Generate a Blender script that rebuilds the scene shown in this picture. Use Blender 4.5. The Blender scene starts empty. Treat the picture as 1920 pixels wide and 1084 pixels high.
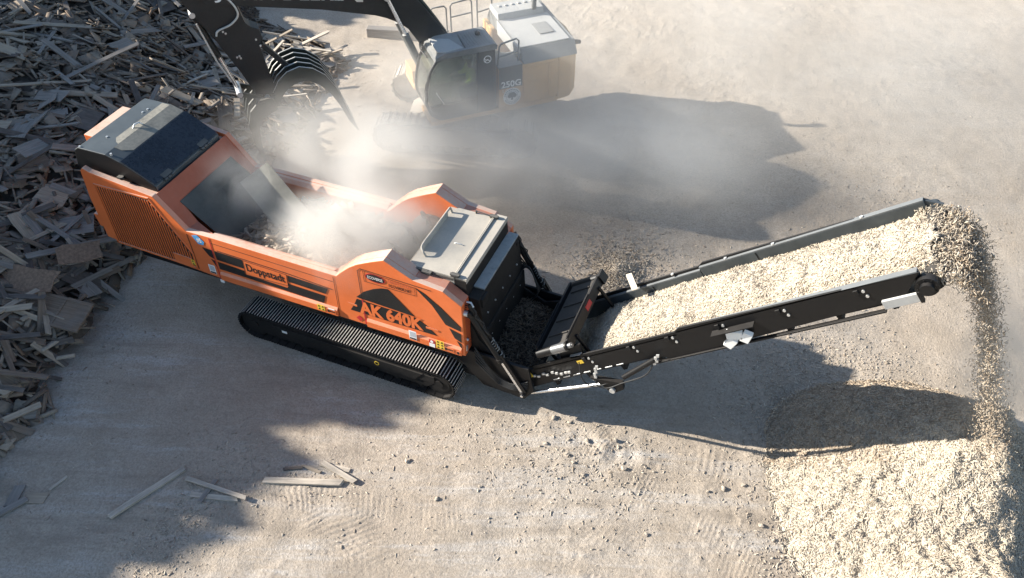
import bpy, bmesh, math, random
import numpy as np
from mathutils import Vector, Matrix, Euler

random.seed(7)
RNG = np.random.default_rng(11)
sc = bpy.context.scene
COL = sc.collection
R_ = math.radians

# ------------------------------------------------------------------ camera
CAM = (3.160, -10.583, 13.251)
YAW, PITCH, FOC = -0.3899, 0.7717, 1548.9
cam = bpy.data.cameras.new("camera")
camo = bpy.data.objects.new("camera", cam)
COL.objects.link(camo)
camo.location = CAM
camo.rotation_euler = (math.pi / 2 - PITCH, 0.003, -YAW)
cam.sensor_width = 36.0
cam.lens = 36.0 * FOC / 1920.0
cam.clip_start = 0.1
cam.clip_end = 2000
sc.camera = camo

# ------------------------------------------------------------------ world, sun, exposure
SUN_EL, SUN_AZ = R_(22.0), R_(11.5)
world = bpy.data.worlds.new("World")
sc.world = world
world.use_nodes = True
wn = world.node_tree
sky = wn.nodes.new("ShaderNodeTexSky")
sky.sky_type = 'NISHITA'
sky.sun_disc = False
sky.sun_elevation = SUN_EL
sky.sun_rotation = math.atan2(-math.cos(SUN_AZ), -math.sin(SUN_AZ))
sky.air_density = 1.0
sky.dust_density = 0.6
sky.ozone_density = 2.0
wn.links.new(sky.outputs[0], wn.nodes["Background"].inputs[0])
wn.nodes["Background"].inputs[1].default_value = 0.080
sl = bpy.data.lights.new("sun", 'SUN')
sl.energy = 4.9
sl.angle = R_(0.53)
sl.color = (1.0, 0.945, 0.86)
so = bpy.data.objects.new("sun", sl)
COL.objects.link(so)
sd = Vector((math.cos(SUN_EL) * math.cos(SUN_AZ), math.cos(SUN_EL) * math.sin(SUN_AZ), -math.sin(SUN_EL)))
so.rotation_euler = sd.to_track_quat('-Z', 'Y').to_euler()
so.location = (-30, -8, 20)
sc.view_settings.view_transform = 'Standard'
sc.view_settings.look = 'None'
sc.view_settings.exposure = 1.38
sc.view_settings.gamma = 1.0
try:
    sc.cycles.use_denoising = True
    sc.cycles.denoiser = 'OPENIMAGEDENOISE'
except Exception:
    pass
sc.cycles.max_bounces = 8
sc.cycles.diffuse_bounces = 3
sc.cycles.glossy_bounces = 3
sc.cycles.volume_bounces = 4
sc.cycles.transparent_max_bounces = 16
sc.cycles.volume_step_rate = 0.6
sc.cycles.volume_max_steps = 512

# ------------------------------------------------------------------ materials
def newmat(name):
    m = bpy.data.materials.new(name)
    m.use_nodes = True
    nt = m.node_tree
    return m, nt, nt.nodes["Principled BSDF"]

def N(nt, t, **kw):
    n = nt.nodes.new(t)
    for k, v in kw.items():
        setattr(n, k, v)
    return n

def mixc(nt, fac, a, b, blend='MIX'):
    n = nt.nodes.new("ShaderNodeMix")
    n.data_type = 'RGBA'
    n.blend_type = blend
    for sock, val in ((n.inputs[0], fac), (n.inputs[6], a), (n.inputs[7], b)):
        if isinstance(val, (int, float)):
            sock.default_value = val
        elif isinstance(val, tuple):
            sock.default_value = (*val, 1.0)
        else:
            nt.links.new(val, sock)
    return n.outputs[2]

def ramp(nt, src, p0, p1, v0=0.0, v1=1.0):
    n = nt.nodes.new("ShaderNodeMapRange")
    n.inputs[1].default_value = p0
    n.inputs[2].default_value = p1
    n.inputs[3].default_value = v0
    n.inputs[4].default_value = v1
    nt.links.new(src, n.inputs[0])
    return n.outputs[0]

def math_(nt, op, a, b):
    n = nt.nodes.new("ShaderNodeMath")
    n.operation = op
    for sock, val in ((n.inputs[0], a), (n.inputs[1], b)):
        if isinstance(val, (int, float)):
            sock.default_value = val
        else:
            nt.links.new(val, sock)
    return n.outputs[0]

def noise(nt, vec, scale, detail=4, rough=0.6, dist=0.0):
    n = nt.nodes.new("ShaderNodeTexNoise")
    n.inputs["Scale"].default_value = scale
    n.inputs["Detail"].default_value = detail
    n.inputs["Roughness"].default_value = rough
    n.inputs["Distortion"].default_value = dist
    if vec is not None:
        nt.links.new(vec, n.inputs["Vector"])
    return n.outputs[0]

def coords(nt, kind="Object", scale=None, rotz=0.0):
    t = nt.nodes.new("ShaderNodeTexCoord").outputs[kind]
    if scale is None and not rotz:
        return t
    r = nt.nodes.new("ShaderNodeMapping")
    r.vector_type = 'POINT'
    nt.links.new(t, r.inputs[0])
    r.inputs["Rotation"].default_value = (0, 0, rotz)
    if scale:
        r2 = nt.nodes.new("ShaderNodeMapping")
        nt.links.new(r.outputs[0], r2.inputs[0])
        r2.inputs["Scale"].default_value = scale
        return r2.outputs[0]
    return r.outputs[0]

def bump(nt, bs, h, strength, dist=0.02):
    b = nt.nodes.new("ShaderNodeBump")
    b.inputs["Strength"].default_value = strength
    b.inputs["Distance"].default_value = dist
    nt.links.new(h, b.inputs["Height"])
    nt.links.new(b.outputs[0], bs.inputs["Normal"])

DUSTC = (0.46, 0.39, 0.31)

def pmat(name, base, rough=0.5, metal=0.0, var=0.12, scale=3.0, dust=0.0, bmp=0.0, dustc=DUSTC, allover=0.0, spec=0.5, coat=0.0):
    """painted or bare surface: colour mottling, roughness wear, settled dust on upward faces"""
    m, nt, bs = newmat(name)
    co = coords(nt)
    n1 = noise(nt, co, scale, 6, 0.65)
    n2 = noise(nt, co, scale * 9, 4, 0.6)
    dark = tuple(c * (1 - var) for c in base)
    lite = tuple(min(1, c * (1 + var)) for c in base)
    c = mixc(nt, ramp(nt, n1, 0.3, 0.7), dark, lite)
    bs.inputs["Roughness"].default_value = rough
    bs.inputs["Metallic"].default_value = metal
    bs.inputs["Specular IOR Level"].default_value = spec
    if coat:
        bs.inputs["Coat Weight"].default_value = coat
        bs.inputs["Coat Roughness"].default_value = 0.2
    if dust > 0 or allover > 0:
        g = nt.nodes.new("ShaderNodeNewGeometry")
        sx = nt.nodes.new("ShaderNodeSeparateXYZ")
        nt.links.new(g.outputs["Normal"], sx.inputs[0])
        up = ramp(nt, sx.outputs[2], 0.35, 0.95)
        f = math_(nt, 'MULTIPLY', math_(nt, 'MULTIPLY', up, dust), ramp(nt, math_(nt, 'ADD', math_(nt, 'MULTIPLY', n1, 0.6), math_(nt, 'MULTIPLY', n2, 0.4)), 0.28, 0.55, 0.45, 1.0))
        f2 = math_(nt, 'MULTIPLY', ramp(nt, math_(nt, 'ADD', math_(nt, 'MULTIPLY', n1, 0.5), math_(nt, 'MULTIPLY', n2, 0.5)), 0.35, 0.65), allover)
        f = math_(nt, 'MAXIMUM', f, f2)
        c = mixc(nt, f, c, dustc)
        nt.links.new(math_(nt, 'ADD', math_(nt, 'MULTIPLY', f, 0.9 - rough), rough), bs.inputs["Roughness"])
        if metal:
            nt.links.new(math_(nt, 'MULTIPLY', math_(nt, 'SUBTRACT', 1.0, f), metal), bs.inputs["Metallic"])
    else:
        nt.links.new(ramp(nt, n2, 0.3, 0.7, max(0.05, rough - 0.1), min(1, rough + 0.12)), bs.inputs["Roughness"])
    nt.links.new(c, bs.inputs["Base Color"])
    if bmp:
        bump(nt, bs, n2, bmp, 0.01)
    return m

def island_mat(name, cols, rough=0.85, bmp=0.3, grain=30.0):
    """many loose pieces: each piece takes its own tone of wood"""
    m, nt, bs = newmat(name)
    g = nt.nodes.new("ShaderNodeNewGeometry")
    cr = nt.nodes.new("ShaderNodeValToRGB")
    e = cr.color_ramp.elements
    while len(e) < len(cols):
        e.new(0.5)
    for k, c in enumerate(cols):
        e[k].position = k / (len(cols) - 1)
        e[k].color = (*c, 1)
    nt.links.new(g.outputs["Random Per Island"], cr.inputs[0])
    n = noise(nt, coords(nt), grain, 3, 0.6)
    c = mixc(nt, 0.35, cr.outputs[0], ramp_rgb(nt, n), 'MULTIPLY')
    nt.links.new(c, bs.inputs["Base Color"])
    bs.inputs["Roughness"].default_value = rough
    bs.inputs["Specular IOR Level"].default_value = 0.25
    if bmp:
        bump(nt, bs, n, bmp, 0.01)
    return m

def ramp_rgb(nt, v):
    r = ramp(nt, v, 0.25, 0.75, 0.45, 1.35)
    c = nt.nodes.new("ShaderNodeCombineColor")
    for k in range(3):
        nt.links.new(r, c.inputs[k])
    return c.outputs[0]

def wood_mat(name, col, rough=0.85):
    m, nt, bs = newmat(name)
    co = coords(nt, "Object", (1.2, 22, 22))
    n = noise(nt, co, 1.6, 5, 0.65, 0.3)
    n2 = noise(nt, coords(nt), 2.2, 4, 0.6)
    c = mixc(nt, ramp(nt, n, 0.3, 0.7), tuple(x * 0.62 for x in col), tuple(min(1, x * 1.22) for x in col))
    c = mixc(nt, ramp(nt, n2, 0.45, 0.75, 0, 0.55), c, (0.20, 0.18, 0.16))
    nt.links.new(c, bs.inputs["Base Color"])
    bs.inputs["Roughness"].default_value = rough
    bs.inputs["Specular IOR Level"].default_value = 0.25
    bump(nt, bs, n, 0.35, 0.01)
    return m

ORANGE = (0.68, 0.150, 0.036)
M = {}
M['orange'] = pmat("orange_paint", ORANGE, 0.42, 0, 0.11, 1.5, dust=0.92, coat=0.15, allover=0.03, dustc=(0.60, 0.46, 0.36))
M['orange_dusty_shade'] = pmat("orange_dusty_shade", (0.43, 0.085, 0.028), 0.6, 0, 0.15, 1.2, dust=0.40, allover=0.30, dustc=(0.42, 0.26, 0.19))  # dusty orange, its base also darkened for the shade inside the hopper
M['shade_red'] = pmat("orange_end_plate_shade", (0.50, 0.09, 0.025), 0.5, 0, 0.12, 2.0, dust=0.5, allover=0.12)  # orange darkened for the end face turned from the sun; also phone print
M['black'] = pmat("black_paint", (0.007, 0.007, 0.0075), 0.45, 0, 0.2, 3, dust=0.14, dustc=(0.16, 0.14, 0.12), spec=0.3)
M['black_matte'] = pmat("black_matte", (0.008, 0.0075, 0.0075), 0.7, 0, 0.25, 4, dust=0.18, dustc=(0.16, 0.135, 0.11), allover=0.05, spec=0.25)
M['decal_black'] = pmat("decal_black", (0.013, 0.012, 0.011), 0.5, 0, 0.15, 5)
M['white'] = pmat("white_print", (0.75, 0.75, 0.72), 0.5, 0, 0.05, 8)
M['yellow'] = pmat("yellow_sticker", (0.72, 0.48, 0.05), 0.5, 0, 0.1, 8)
M['red'] = pmat("red_sticker", (0.45, 0.03, 0.03), 0.45, 0, 0.1, 8)
M['blue'] = pmat("blue_tag", (0.09, 0.33, 0.62), 0.45, 0, 0.1, 8)
M['seam'] = pmat("seam_shadow_gap", (0.05, 0.02, 0.012), 0.7, 0, 0.1, 8)
M['deck'] = pmat("dusty_steel_deck", (0.33, 0.31, 0.27), 0.65, 0.0, 0.14, 2.5, dust=0.85, allover=0.35, bmp=0.08, dustc=(0.50, 0.445, 0.36))
M['steel'] = pmat("dark_steel", (0.055, 0.057, 0.055), 0.5, 0.4, 0.25, 3, dust=0.45, allover=0.2, dustc=(0.26, 0.23, 0.19))
M['ledge'] = pmat("ledge_steel", (0.20, 0.21, 0.21), 0.55, 0.1, 0.4, 7, dust=0.85, bmp=0.3, dustc=(0.46, 0.45, 0.41))
M['worn'] = pmat("worn_track_steel", (0.62, 0.60, 0.56), 0.45, 0.35, 0.25, 12, dust=0.25)
M['rollersteel'] = pmat("roller_steel", (0.20, 0.20, 0.20), 0.4, 0.6, 0.2, 8)
M['tooth'] = pmat("tooth_steel", (0.16, 0.155, 0.145), 0.4, 0.5, 0.3, 12, dust=0.35)
M['chrome'] = pmat("chrome_rod", (0.82, 0.82, 0.82), 0.22, 0.9, 0.04, 5)
M['bright'] = pmat("galvanised_fitting", (0.62, 0.62, 0.60), 0.4, 0.6, 0.1, 12)
M['rail'] = pmat("conveyor_rail", (0.055, 0.066, 0.072), 0.45, 0.15, 0.2, 3, dust=0.2, dustc=(0.17, 0.17, 0.16))
M['flange'] = pmat("rail_flange_lit", (0.13, 0.14, 0.145), 0.5, 0.1, 0.15, 3, dust=0.3, dustc=(0.24, 0.235, 0.22))  # rail grey lightened for sunlight on the flange top
M['belt'] = pmat("belt_rubber", (0.012, 0.012, 0.012), 0.85, 0, 0.2, 6, dust=0.12)
M['hose'] = pmat("rubber_hose", (0.014, 0.014, 0.014), 0.6, 0, 0.2, 6)
M['hood'] = pmat("engine_cover_sheet", (0.055, 0.068, 0.073), 0.32, 0.1, 0.25, 2.0, dust=0.22, dustc=(0.13, 0.135, 0.13))
M['floor_steel'] = pmat("hopper_slats", (0.06, 0.062, 0.055), 0.6, 0.2, 0.3, 2, dust=0.35, allover=0.25, dustc=(0.20, 0.19, 0.155))
M['exc_yellow'] = pmat("dusty_yellow_paint", (0.56, 0.30, 0.09), 0.6, 0, 0.12, 1.5, dust=0.75, allover=0.30, dustc=(0.50, 0.35, 0.20))
M['exc_black'] = pmat("excavator_black", (0.010, 0.0105, 0.011), 0.55, 0, 0.2, 2, dust=0.25, dustc=(0.22, 0.20, 0.17), allover=0.05)
M['exc_grey'] = pmat("excavator_grey", (0.10, 0.105, 0.105), 0.6, 0, 0.2, 2, dust=0.75, allover=0.25, dustc=(0.36, 0.35, 0.32))
M['exc_roof'] = pmat("excavator_hood_top", (0.34, 0.34, 0.33), 0.6, 0, 0.12, 2, dust=0.7, allover=0.3, dustc=(0.52, 0.50, 0.45))
M['exc_track'] = pmat("excavator_track_steel", (0.24, 0.21, 0.175), 0.8, 0.1, 0.2, 4, dust=0.95, allover=0.55, dustc=(0.50, 0.44, 0.36))
M['grapple'] = pmat("grapple_steel", (0.022, 0.028, 0.024), 0.5, 0.1, 0.2, 3, dust=0.35, dustc=(0.25, 0.22, 0.18))
M['edge'] = pmat("worn_edge", (0.55, 0.54, 0.50), 0.45, 0.3, 0.15, 6)
M['hivis'] = pmat("hi_vis_cloth", (0.85, 0.90, 0.10), 0.8, 0, 0.1, 20)
M['denim'] = pmat("dark_trousers", (0.03, 0.035, 0.05), 0.9, 0, 0.2, 20)
M['skin'] = pmat("skin_tone", (0.50, 0.30, 0.21), 0.6, 0, 0.05, 10)
M['helmet'] = pmat("hard_hat", (0.75, 0.74, 0.70), 0.35, 0, 0.04, 10)
M['hair'] = pmat("hair", (0.04, 0.025, 0.015), 0.7, 0, 0.2, 30)
M['seat'] = pmat("seat_cloth", (0.03, 0.03, 0.032), 0.9, 0, 0.2, 15)
M['trunk'] = pmat("bark", (0.09, 0.065, 0.045), 0.9, 0, 0.3, 8, bmp=0.5)
M['leaf'] = island_mat("leaf_clumps", [(0.035, 0.055, 0.02), (0.06, 0.09, 0.03), (0.09, 0.12, 0.045)], 0.7, 0)
M['clod'] = pmat("dry_earth", (0.44, 0.37, 0.29), 0.95, 0, 0.2, 9, bmp=0.5)
M['chips'] = island_mat("wood_chips", [(0.37, 0.30, 0.215), (0.47, 0.40, 0.305), (0.51, 0.44, 0.345), (0.53, 0.465, 0.37), (0.49, 0.42, 0.325), (0.57, 0.505, 0.41)], 0.85, 0)
M['chips_air_shade'] = island_mat("airborne_chips_shade", [(0.30, 0.22, 0.145), (0.43, 0.34, 0.245), (0.54, 0.46, 0.36), (0.38, 0.29, 0.20)], 0.85, 0)  # browner than the heap chips: shade within the dense stream, put into colour
M['chips_base'] = pmat("chip_bed", (0.50, 0.43, 0.335), 0.95, 0, 0.35, 14, bmp=0.8)
M['chips_brown'] = island_mat("brown_chips", [(0.26, 0.195, 0.135), (0.42, 0.33, 0.235), (0.54, 0.45, 0.345), (0.36, 0.28, 0.20)], 0.9, 0)
M['chips_dark'] = island_mat("dark_shreds", [(0.07, 0.05, 0.035), (0.13, 0.095, 0.065), (0.20, 0.15, 0.105), (0.28, 0.225, 0.165)], 0.9, 0)
M['litter'] = island_mat("ground_chips", [(0.27, 0.215, 0.16), (0.40, 0.335, 0.26), (0.54, 0.47, 0.375), (0.46, 0.39, 0.31)], 0.9, 0)
M['scrap'] = island_mat("scrap_wood", [(0.09, 0.07, 0.055), (0.20, 0.155, 0.115), (0.33, 0.28, 0.22), (0.24, 0.18, 0.13), (0.42, 0.35, 0.27), (0.13, 0.105, 0.085), (0.27, 0.23, 0.185), (0.25, 0.165, 0.105)], 0.9, 0.3, 18)
M['heap_base'] = pmat("heap_litter", (0.10, 0.08, 0.062), 0.95, 0, 0.4, 7, bmp=0.9)
M['mulch'] = pmat("mulch", (0.085, 0.062, 0.047), 0.95, 0, 0.4, 6, bmp=1.0)
M['mulch_bits'] = island_mat("mulch_bits", [(0.05, 0.037, 0.03), (0.10, 0.075, 0.055), (0.16, 0.125, 0.09), (0.07, 0.05, 0.04)], 0.95, 0)
WOODS = {
    'grey': wood_mat("board_grey", (0.265, 0.24, 0.21)),
    'brown': wood_mat("board_brown", (0.21, 0.155, 0.11)),
    'tan': wood_mat("board_tan", (0.40, 0.325, 0.24)),
    'pale': wood_mat("board_pale", (0.52, 0.45, 0.36)),
    'dark': wood_mat("board_dark", (0.12, 0.10, 0.085)),
}

def glass_mat():
    m, nt, bs = newmat("cab_glass")
    out = nt.nodes["Material Output"]
    tr = nt.nodes.new("ShaderNodeBsdfTransparent")
    tr.inputs[0].default_value = (0.62, 0.70, 0.66, 1)
    gl = nt.nodes.new("ShaderNodeBsdfGlossy")
    gl.inputs["Roughness"].default_value = 0.05
    fr = nt.nodes.new("ShaderNodeFresnel")
    fr.inputs[0].default_value = 1.5
    mx = nt.nodes.new("ShaderNodeMixShader")
    nt.links.new(fr.outputs[0], mx.inputs[0])
    nt.links.new(tr.outputs[0], mx.inputs[1])
    nt.links.new(gl.outputs[0], mx.inputs[2])
    df = nt.nodes.new("ShaderNodeBsdfDiffuse")
    df.inputs[0].default_value = (0.42, 0.40, 0.36, 1)
    mx2 = nt.nodes.new("ShaderNodeMixShader")
    nt.links.new(ramp(nt, noise(nt, coords(nt), 2.5, 5, 0.6), 0.3, 0.75, 0.04, 0.30), mx2.inputs[0])
    nt.links.new(mx.outputs[0], mx2.inputs[1])
    nt.links.new(df.outputs[0], mx2.inputs[2])
    nt.links.new(mx2.outputs[0], out.inputs[0])
    return m
M['glass'] = glass_mat()

def ground_mat():
    m, nt, bs = newmat("packed_earth")
    co = coords(nt)
    big = noise(nt, co, 0.22, 5, 0.6, 0.4)
    mid = noise(nt, co, 1.3, 6, 0.65)
    fine = noise(nt, co, 22.0, 5, 0.7)
    grit = noise(nt, co, 75.0, 3, 0.7)
    streak = noise(nt, coords(nt, "Object", (0.28, 2.1, 1.0), R_(-20)), 1.0, 6, 0.68, 0.25)
    streak2 = noise(nt, coords(nt, "Object", (0.5, 7.0, 1.0), R_(-22)), 1.0, 4, 0.65, 0.2)
    c = mixc(nt, ramp(nt, big, 0.35, 0.66), (0.445, 0.366, 0.284), (0.545, 0.468, 0.378))
    c = mixc(nt, ramp(nt, mid, 0.42, 0.72, 0, 0.55), c, (0.335, 0.27, 0.20))
    sxyz = nt.nodes.new('ShaderNodeSeparateXYZ')
    nt.links.new(co, sxyz.inputs[0])
    lane = ramp(nt, sxyz.outputs[1], -1.0, 3.0, 1.0, 0.18)
    worn = math_(nt, 'MULTIPLY', ramp(nt, math_(nt, 'MULTIPLY', streak, ramp(nt, big, 0.40, 0.60, 0.86, 1.06)), 0.47, 0.62), ramp(nt, streak2, 0.40, 0.62, 0.25, 1.0))
    c = mixc(nt, math_(nt, 'MULTIPLY', worn, lane), c, (0.565, 0.525, 0.475))
    dk = ramp(nt, streak, 0.46, 0.30)
    c = mixc(nt, math_(nt, 'MULTIPLY', dk, math_(nt, 'MULTIPLY', lane, 0.7)), c, (0.26, 0.215, 0.17))
    c = mixc(nt, ramp(nt, fine, 0.30, 0.60, 0.7, 0), c, (0.24, 0.20, 0.155))
    c = mixc(nt, ramp(nt, grit, 0.58, 0.70, 0, 0.7), c, (0.20, 0.165, 0.125))
    c = mixc(nt, ramp(nt, grit, 0.40, 0.28, 0, 0.6), c, (0.60, 0.53, 0.44))
    nt.links.new(c, bs.inputs["Base Color"])
    bs.inputs["Roughness"].default_value = 0.95
    bs.inputs["Specular IOR Level"].default_value = 0.2
    h = math_(nt, 'ADD', math_(nt, 'MULTIPLY', fine, 0.7), math_(nt, 'MULTIPLY', grit, 0.35))
    h = math_(nt, 'ADD', h, math_(nt, 'MULTIPLY', mid, 1.2))
    bump(nt, bs, h, 0.9, 0.03)
    return m
M['ground'] = ground_mat()

# ------------------------------------------------------------------ mesh helpers
class MB:
    def __init__(self):
        self.v, self.f, self.mi, self.sm = [], [], [], []
    def add(self, vs, fs, m=0, smooth=False):
        o = len(self.v)
        self.v += [tuple(p) for p in vs]
        for f in fs:
            self.f.append(tuple(i + o for i in f))
            self.mi.append(m)
            self.sm.append(smooth)
        return self
    def box(self, x0, x1, y0, y1, z0, z1, m=0):
        vs = [(x0, y0, z0), (x1, y0, z0), (x1, y1, z0), (x0, y1, z0), (x0, y0, z1), (x1, y0, z1), (x1, y1, z1), (x0, y1, z1)]
        return self.add(vs, BOXF, m)
    def obox(self, c, ax, ay, az, m=0):
        c, ax, ay, az = Vector(c), Vector(ax) / 2, Vector(ay) / 2, Vector(az) / 2
        vs = [c + ax * i + ay * j + az * k for k in (-1, 1) for i, j in ((-1, -1), (1, -1), (1, 1), (-1, 1))]
        return self.add(vs, BOXF, m)
    def prism(self, poly, y0, y1, m=0):
        """polygon in (x, z) swept along y"""
        n = len(poly)
        if area2(poly) < 0:
            poly = poly[::-1]
        vs = [(p[0], y0, p[1]) for p in poly] + [(p[0], y1, p[1]) for p in poly]
        fs = [tuple(range(n)), tuple(range(2 * n - 1, n - 1, -1))]
        fs += [(i, n + i, n + (i + 1) % n, (i + 1) % n) for i in range(n)]
        return self.add(vs, fs, m)
    def prismz(self, poly, z0, z1, m=0):
        n = len(poly)
        if area2(poly) < 0:
            poly = poly[::-1]
        vs = [(p[0], p[1], z0) for p in poly] + [(p[0], p[1], z1) for p in poly]
        fs = [tuple(range(n - 1, -1, -1)), tuple(range(n, 2 * n))]
        fs += [(i, (i + 1) % n, n + (i + 1) % n, n + i) for i in range(n)]
        return self.add(vs, fs, m)
    def prismx(self, poly, x0, x1, m=0):
        """polygon in (y, z) swept along x"""
        n = len(poly)
        if area2(poly) < 0:
            poly = poly[::-1]
        vs = [(x0, p[0], p[1]) for p in poly] + [(x1, p[0], p[1]) for p in poly]
        fs = [tuple(range(n - 1, -1, -1)), tuple(range(n, 2 * n))]
        fs += [(i, (i + 1) % n, n + (i + 1) % n, n + i) for i in range(n)]
        return self.add(vs, fs, m)
    def cyl(self, p0, p1, r, n=16, m=0, r2=None, cap=True):
        p0, p1 = Vector(p0), Vector(p1)
        d = (p1 - p0).normalized()
        a = d.orthogonal().normalized()
        b = d.cross(a)
        r2 = r if r2 is None else r2
        vs = []
        for p, q in ((p0, r), (p1, r2)):
            vs += [p + (a * math.cos(t) + b * math.sin(t)) * q for t in [2 * math.pi * i / n for i in range(n)]]
        self.add(vs, [(i, (i + 1) % n, n + (i + 1) % n, n + i) for i in range(n)], m, True)
        if cap:
            self.add(vs, [tuple(range(n - 1, -1, -1)), tuple(range(n, 2 * n))], m)
        return self
    def tube(self, pts, r, n=8, m=0):
        pts = [Vector(p) for p in pts]
        ring = []
        a = None
        for i, p in enumerate(pts):
            d = (pts[min(i + 1, len(pts) - 1)] - pts[max(i - 1, 0)]).normalized()
            if a is None:
                a = d.orthogonal().normalized()
            a = (a - d * a.dot(d)).normalized()
            b = d.cross(a)
            rr = r[i] if isinstance(r, (list, tuple)) else r
            ring.append([p + (a * math.cos(2 * math.pi * k / n) + b * math.sin(2 * math.pi * k / n)) * rr for k in range(n)])
        vs = [q for g in ring for q in g]
        fs = []
        for i in range(len(pts) - 1):
            fs += [(i * n + k, i * n + (k + 1) % n, (i + 1) * n + (k + 1) % n, (i + 1) * n + k) for k in range(n)]
        self.add(vs, fs, m, True)
        self.add(ring[0] + ring[-1], [tuple(range(n - 1, -1, -1)), tuple(range(n, 2 * n))], m)
        return self
    def rot(self, ang):
        c, s = math.cos(ang), math.sin(ang)
        self.v = [(x * c - y * s, x * s + y * c, z) for x, y, z in self.v]
        return self

BOXF = [(3, 2, 1, 0), (4, 5, 6, 7), (0, 1, 5, 4), (1, 2, 6, 5), (2, 3, 7, 6), (3, 0, 4, 7)]

def area2(p):
    return sum(p[i][0] * p[(i + 1) % len(p)][1] - p[(i + 1) % len(p)][0] * p[i][1] for i in range(len(p)))

def spline(pts, n=8):
    """Catmull-Rom through points"""
    P = [Vector(p) for p in pts]
    P = [P[0] * 2 - P[1]] + P + [P[-1] * 2 - P[-2]]
    out = []
    for i in range(1, len(P) - 2):
        for k in range(n):
            t = k / n
            a, b, c, d = P[i - 1], P[i], P[i + 1], P[i + 2]
            out.append(0.5 * (2 * b + (c - a) * t + (2 * a - 5 * b + 4 * c - d) * t * t + (3 * b - a - 3 * c + d) * t ** 3))
    out.append(P[-2])
    return out

def obj(name, mb, mats, parent=None, off=(0, 0, 0), bevel=0.0):
    me = bpy.data.meshes.new(name)
    ox, oy, oz = off
    me.from_pydata([(x - ox, y - oy, z - oz) for x, y, z in mb.v], [], mb.f)
    if not isinstance(mats, (list, tuple)):
        mats = [mats]
    for m in mats:
        me.materials.append(m)
    me.polygons.foreach_set("material_index", mb.mi)
    me.polygons.foreach_set("use_smooth", mb.sm)
    me.update()
    o = bpy.data.objects.new(name, me)
    COL.objects.link(o)
    if parent:
        o.parent = parent
    if bevel:
        b = o.modifiers.new("edge", 'BEVEL')
        b.width = bevel
        b.segments = 2
        b.limit_method = 'ANGLE'
        b.angle_limit = R_(35)
        b.harden_normals = False
    return o

def raw(name, verts, faces, mats, parent=None):
    """fast mesh from arrays; faces (n,4)"""
    me = bpy.data.meshes.new(name)
    verts = np.asarray(verts, np.float32)
    faces = np.asarray(faces, np.int32)
    me.vertices.add(len(verts))
    me.vertices.foreach_set("co", verts.ravel())
    k = faces.shape[1]
    me.loops.add(faces.size)
    me.loops.foreach_set("vertex_index", faces.ravel())
    me.polygons.add(len(faces))
    me.polygons.foreach_set("loop_start", np.arange(0, faces.size, k, dtype=np.int32))
    me.polygons.foreach_set("loop_total", np.full(len(faces), k, np.int32))
    me.materials.append(mats)
    me.update(calc_edges=True)
    me.validate()
    o = bpy.data.objects.new(name, me)
    COL.objects.link(o)
    if parent:
        o.parent = parent
    return o

def tag(o, label=None, cat=None, group=None, kind=None):
    if label: o['label'] = label
    if cat: o['category'] = cat
    if group: o['group'] = group
    if kind: o['kind'] = kind
    return o

def empty(name, loc, label, cat, rz=0.0, group=None):
    o = bpy.data.objects.new(name, None)
    COL.objects.link(o)
    o.location = loc
    o.rotation_euler = (0, 0, rz)
    o.empty_display_size = 0.3
    return tag(o, label, cat, group)

def rotmats(yaw, pitch, roll):
    """(n,3,3): Rz(yaw) Ry(pitch) Rx(roll)"""
    cy, sy, cp, sp, cr, sr = np.cos(yaw), np.sin(yaw), np.cos(pitch), np.sin(pitch), np.cos(roll), np.sin(roll)
    R = np.empty((len(yaw), 3, 3))
    R[:, 0, 0] = cy * cp; R[:, 0, 1] = cy * sp * sr - sy * cr; R[:, 0, 2] = cy * sp * cr + sy * sr
    R[:, 1, 0] = sy * cp; R[:, 1, 1] = sy * sp * sr + cy * cr; R[:, 1, 2] = sy * sp * cr - cy * sr
    R[:, 2, 0] = -sp; R[:, 2, 1] = cp * sr; R[:, 2, 2] = cp * cr
    return R

UNIT = np.array([(x, y, z) for z in (-.5, .5) for x, y in ((-.5, -.5), (.5, -.5), (.5, .5), (-.5, .5))])
QF = np.array(BOXF)

def pieces(name, C, S, R, mat, jit=0.15, parent=None):
    """many loose slivers in one mesh"""
    n = len(C)
    L = UNIT[None] * S[:, None, :]
    L = L * (1 + RNG.uniform(-jit, jit, (n, 8, 3)))
    V = np.einsum('nij,nkj->nki', R, L) + C[:, None, :]
    F = (QF[None] + (np.arange(n) * 8)[:, None, None]).reshape(-1, 4)
    return raw(name, V.reshape(-1, 3), F, mat, parent)

def vnoise(x, y, scale, seed, octaves=3, gain=0.5):
    """value noise on arrays"""
    r = np.random.default_rng(seed)
    T = r.uniform(-1, 1, (256, 256))
    out = np.zeros_like(x, dtype=float)
    a, s = 1.0, scale
    for o in range(octaves):
        u, v = x * s + 31.7 * o, y * s + 17.3 * o
        i, j = np.floor(u).astype(int), np.floor(v).astype(int)
        fu, fv = u - i, v - j
        fu, fv = fu * fu * (3 - 2 * fu), fv * fv * (3 - 2 * fv)
        g = lambda p, q: T[p % 256, q % 256]
        out += a * ((g(i, j) * (1 - fu) + g(i + 1, j) * fu) * (1 - fv) + (g(i, j + 1) * (1 - fu) + g(i + 1, j + 1) * fu) * fv)
        a *= gain
        s *= 2.03
    return out

def sstep(a, b, x):
    t = np.clip((x - a) / (b - a), 0, 1)
    return t * t * (3 - 2 * t)

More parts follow.
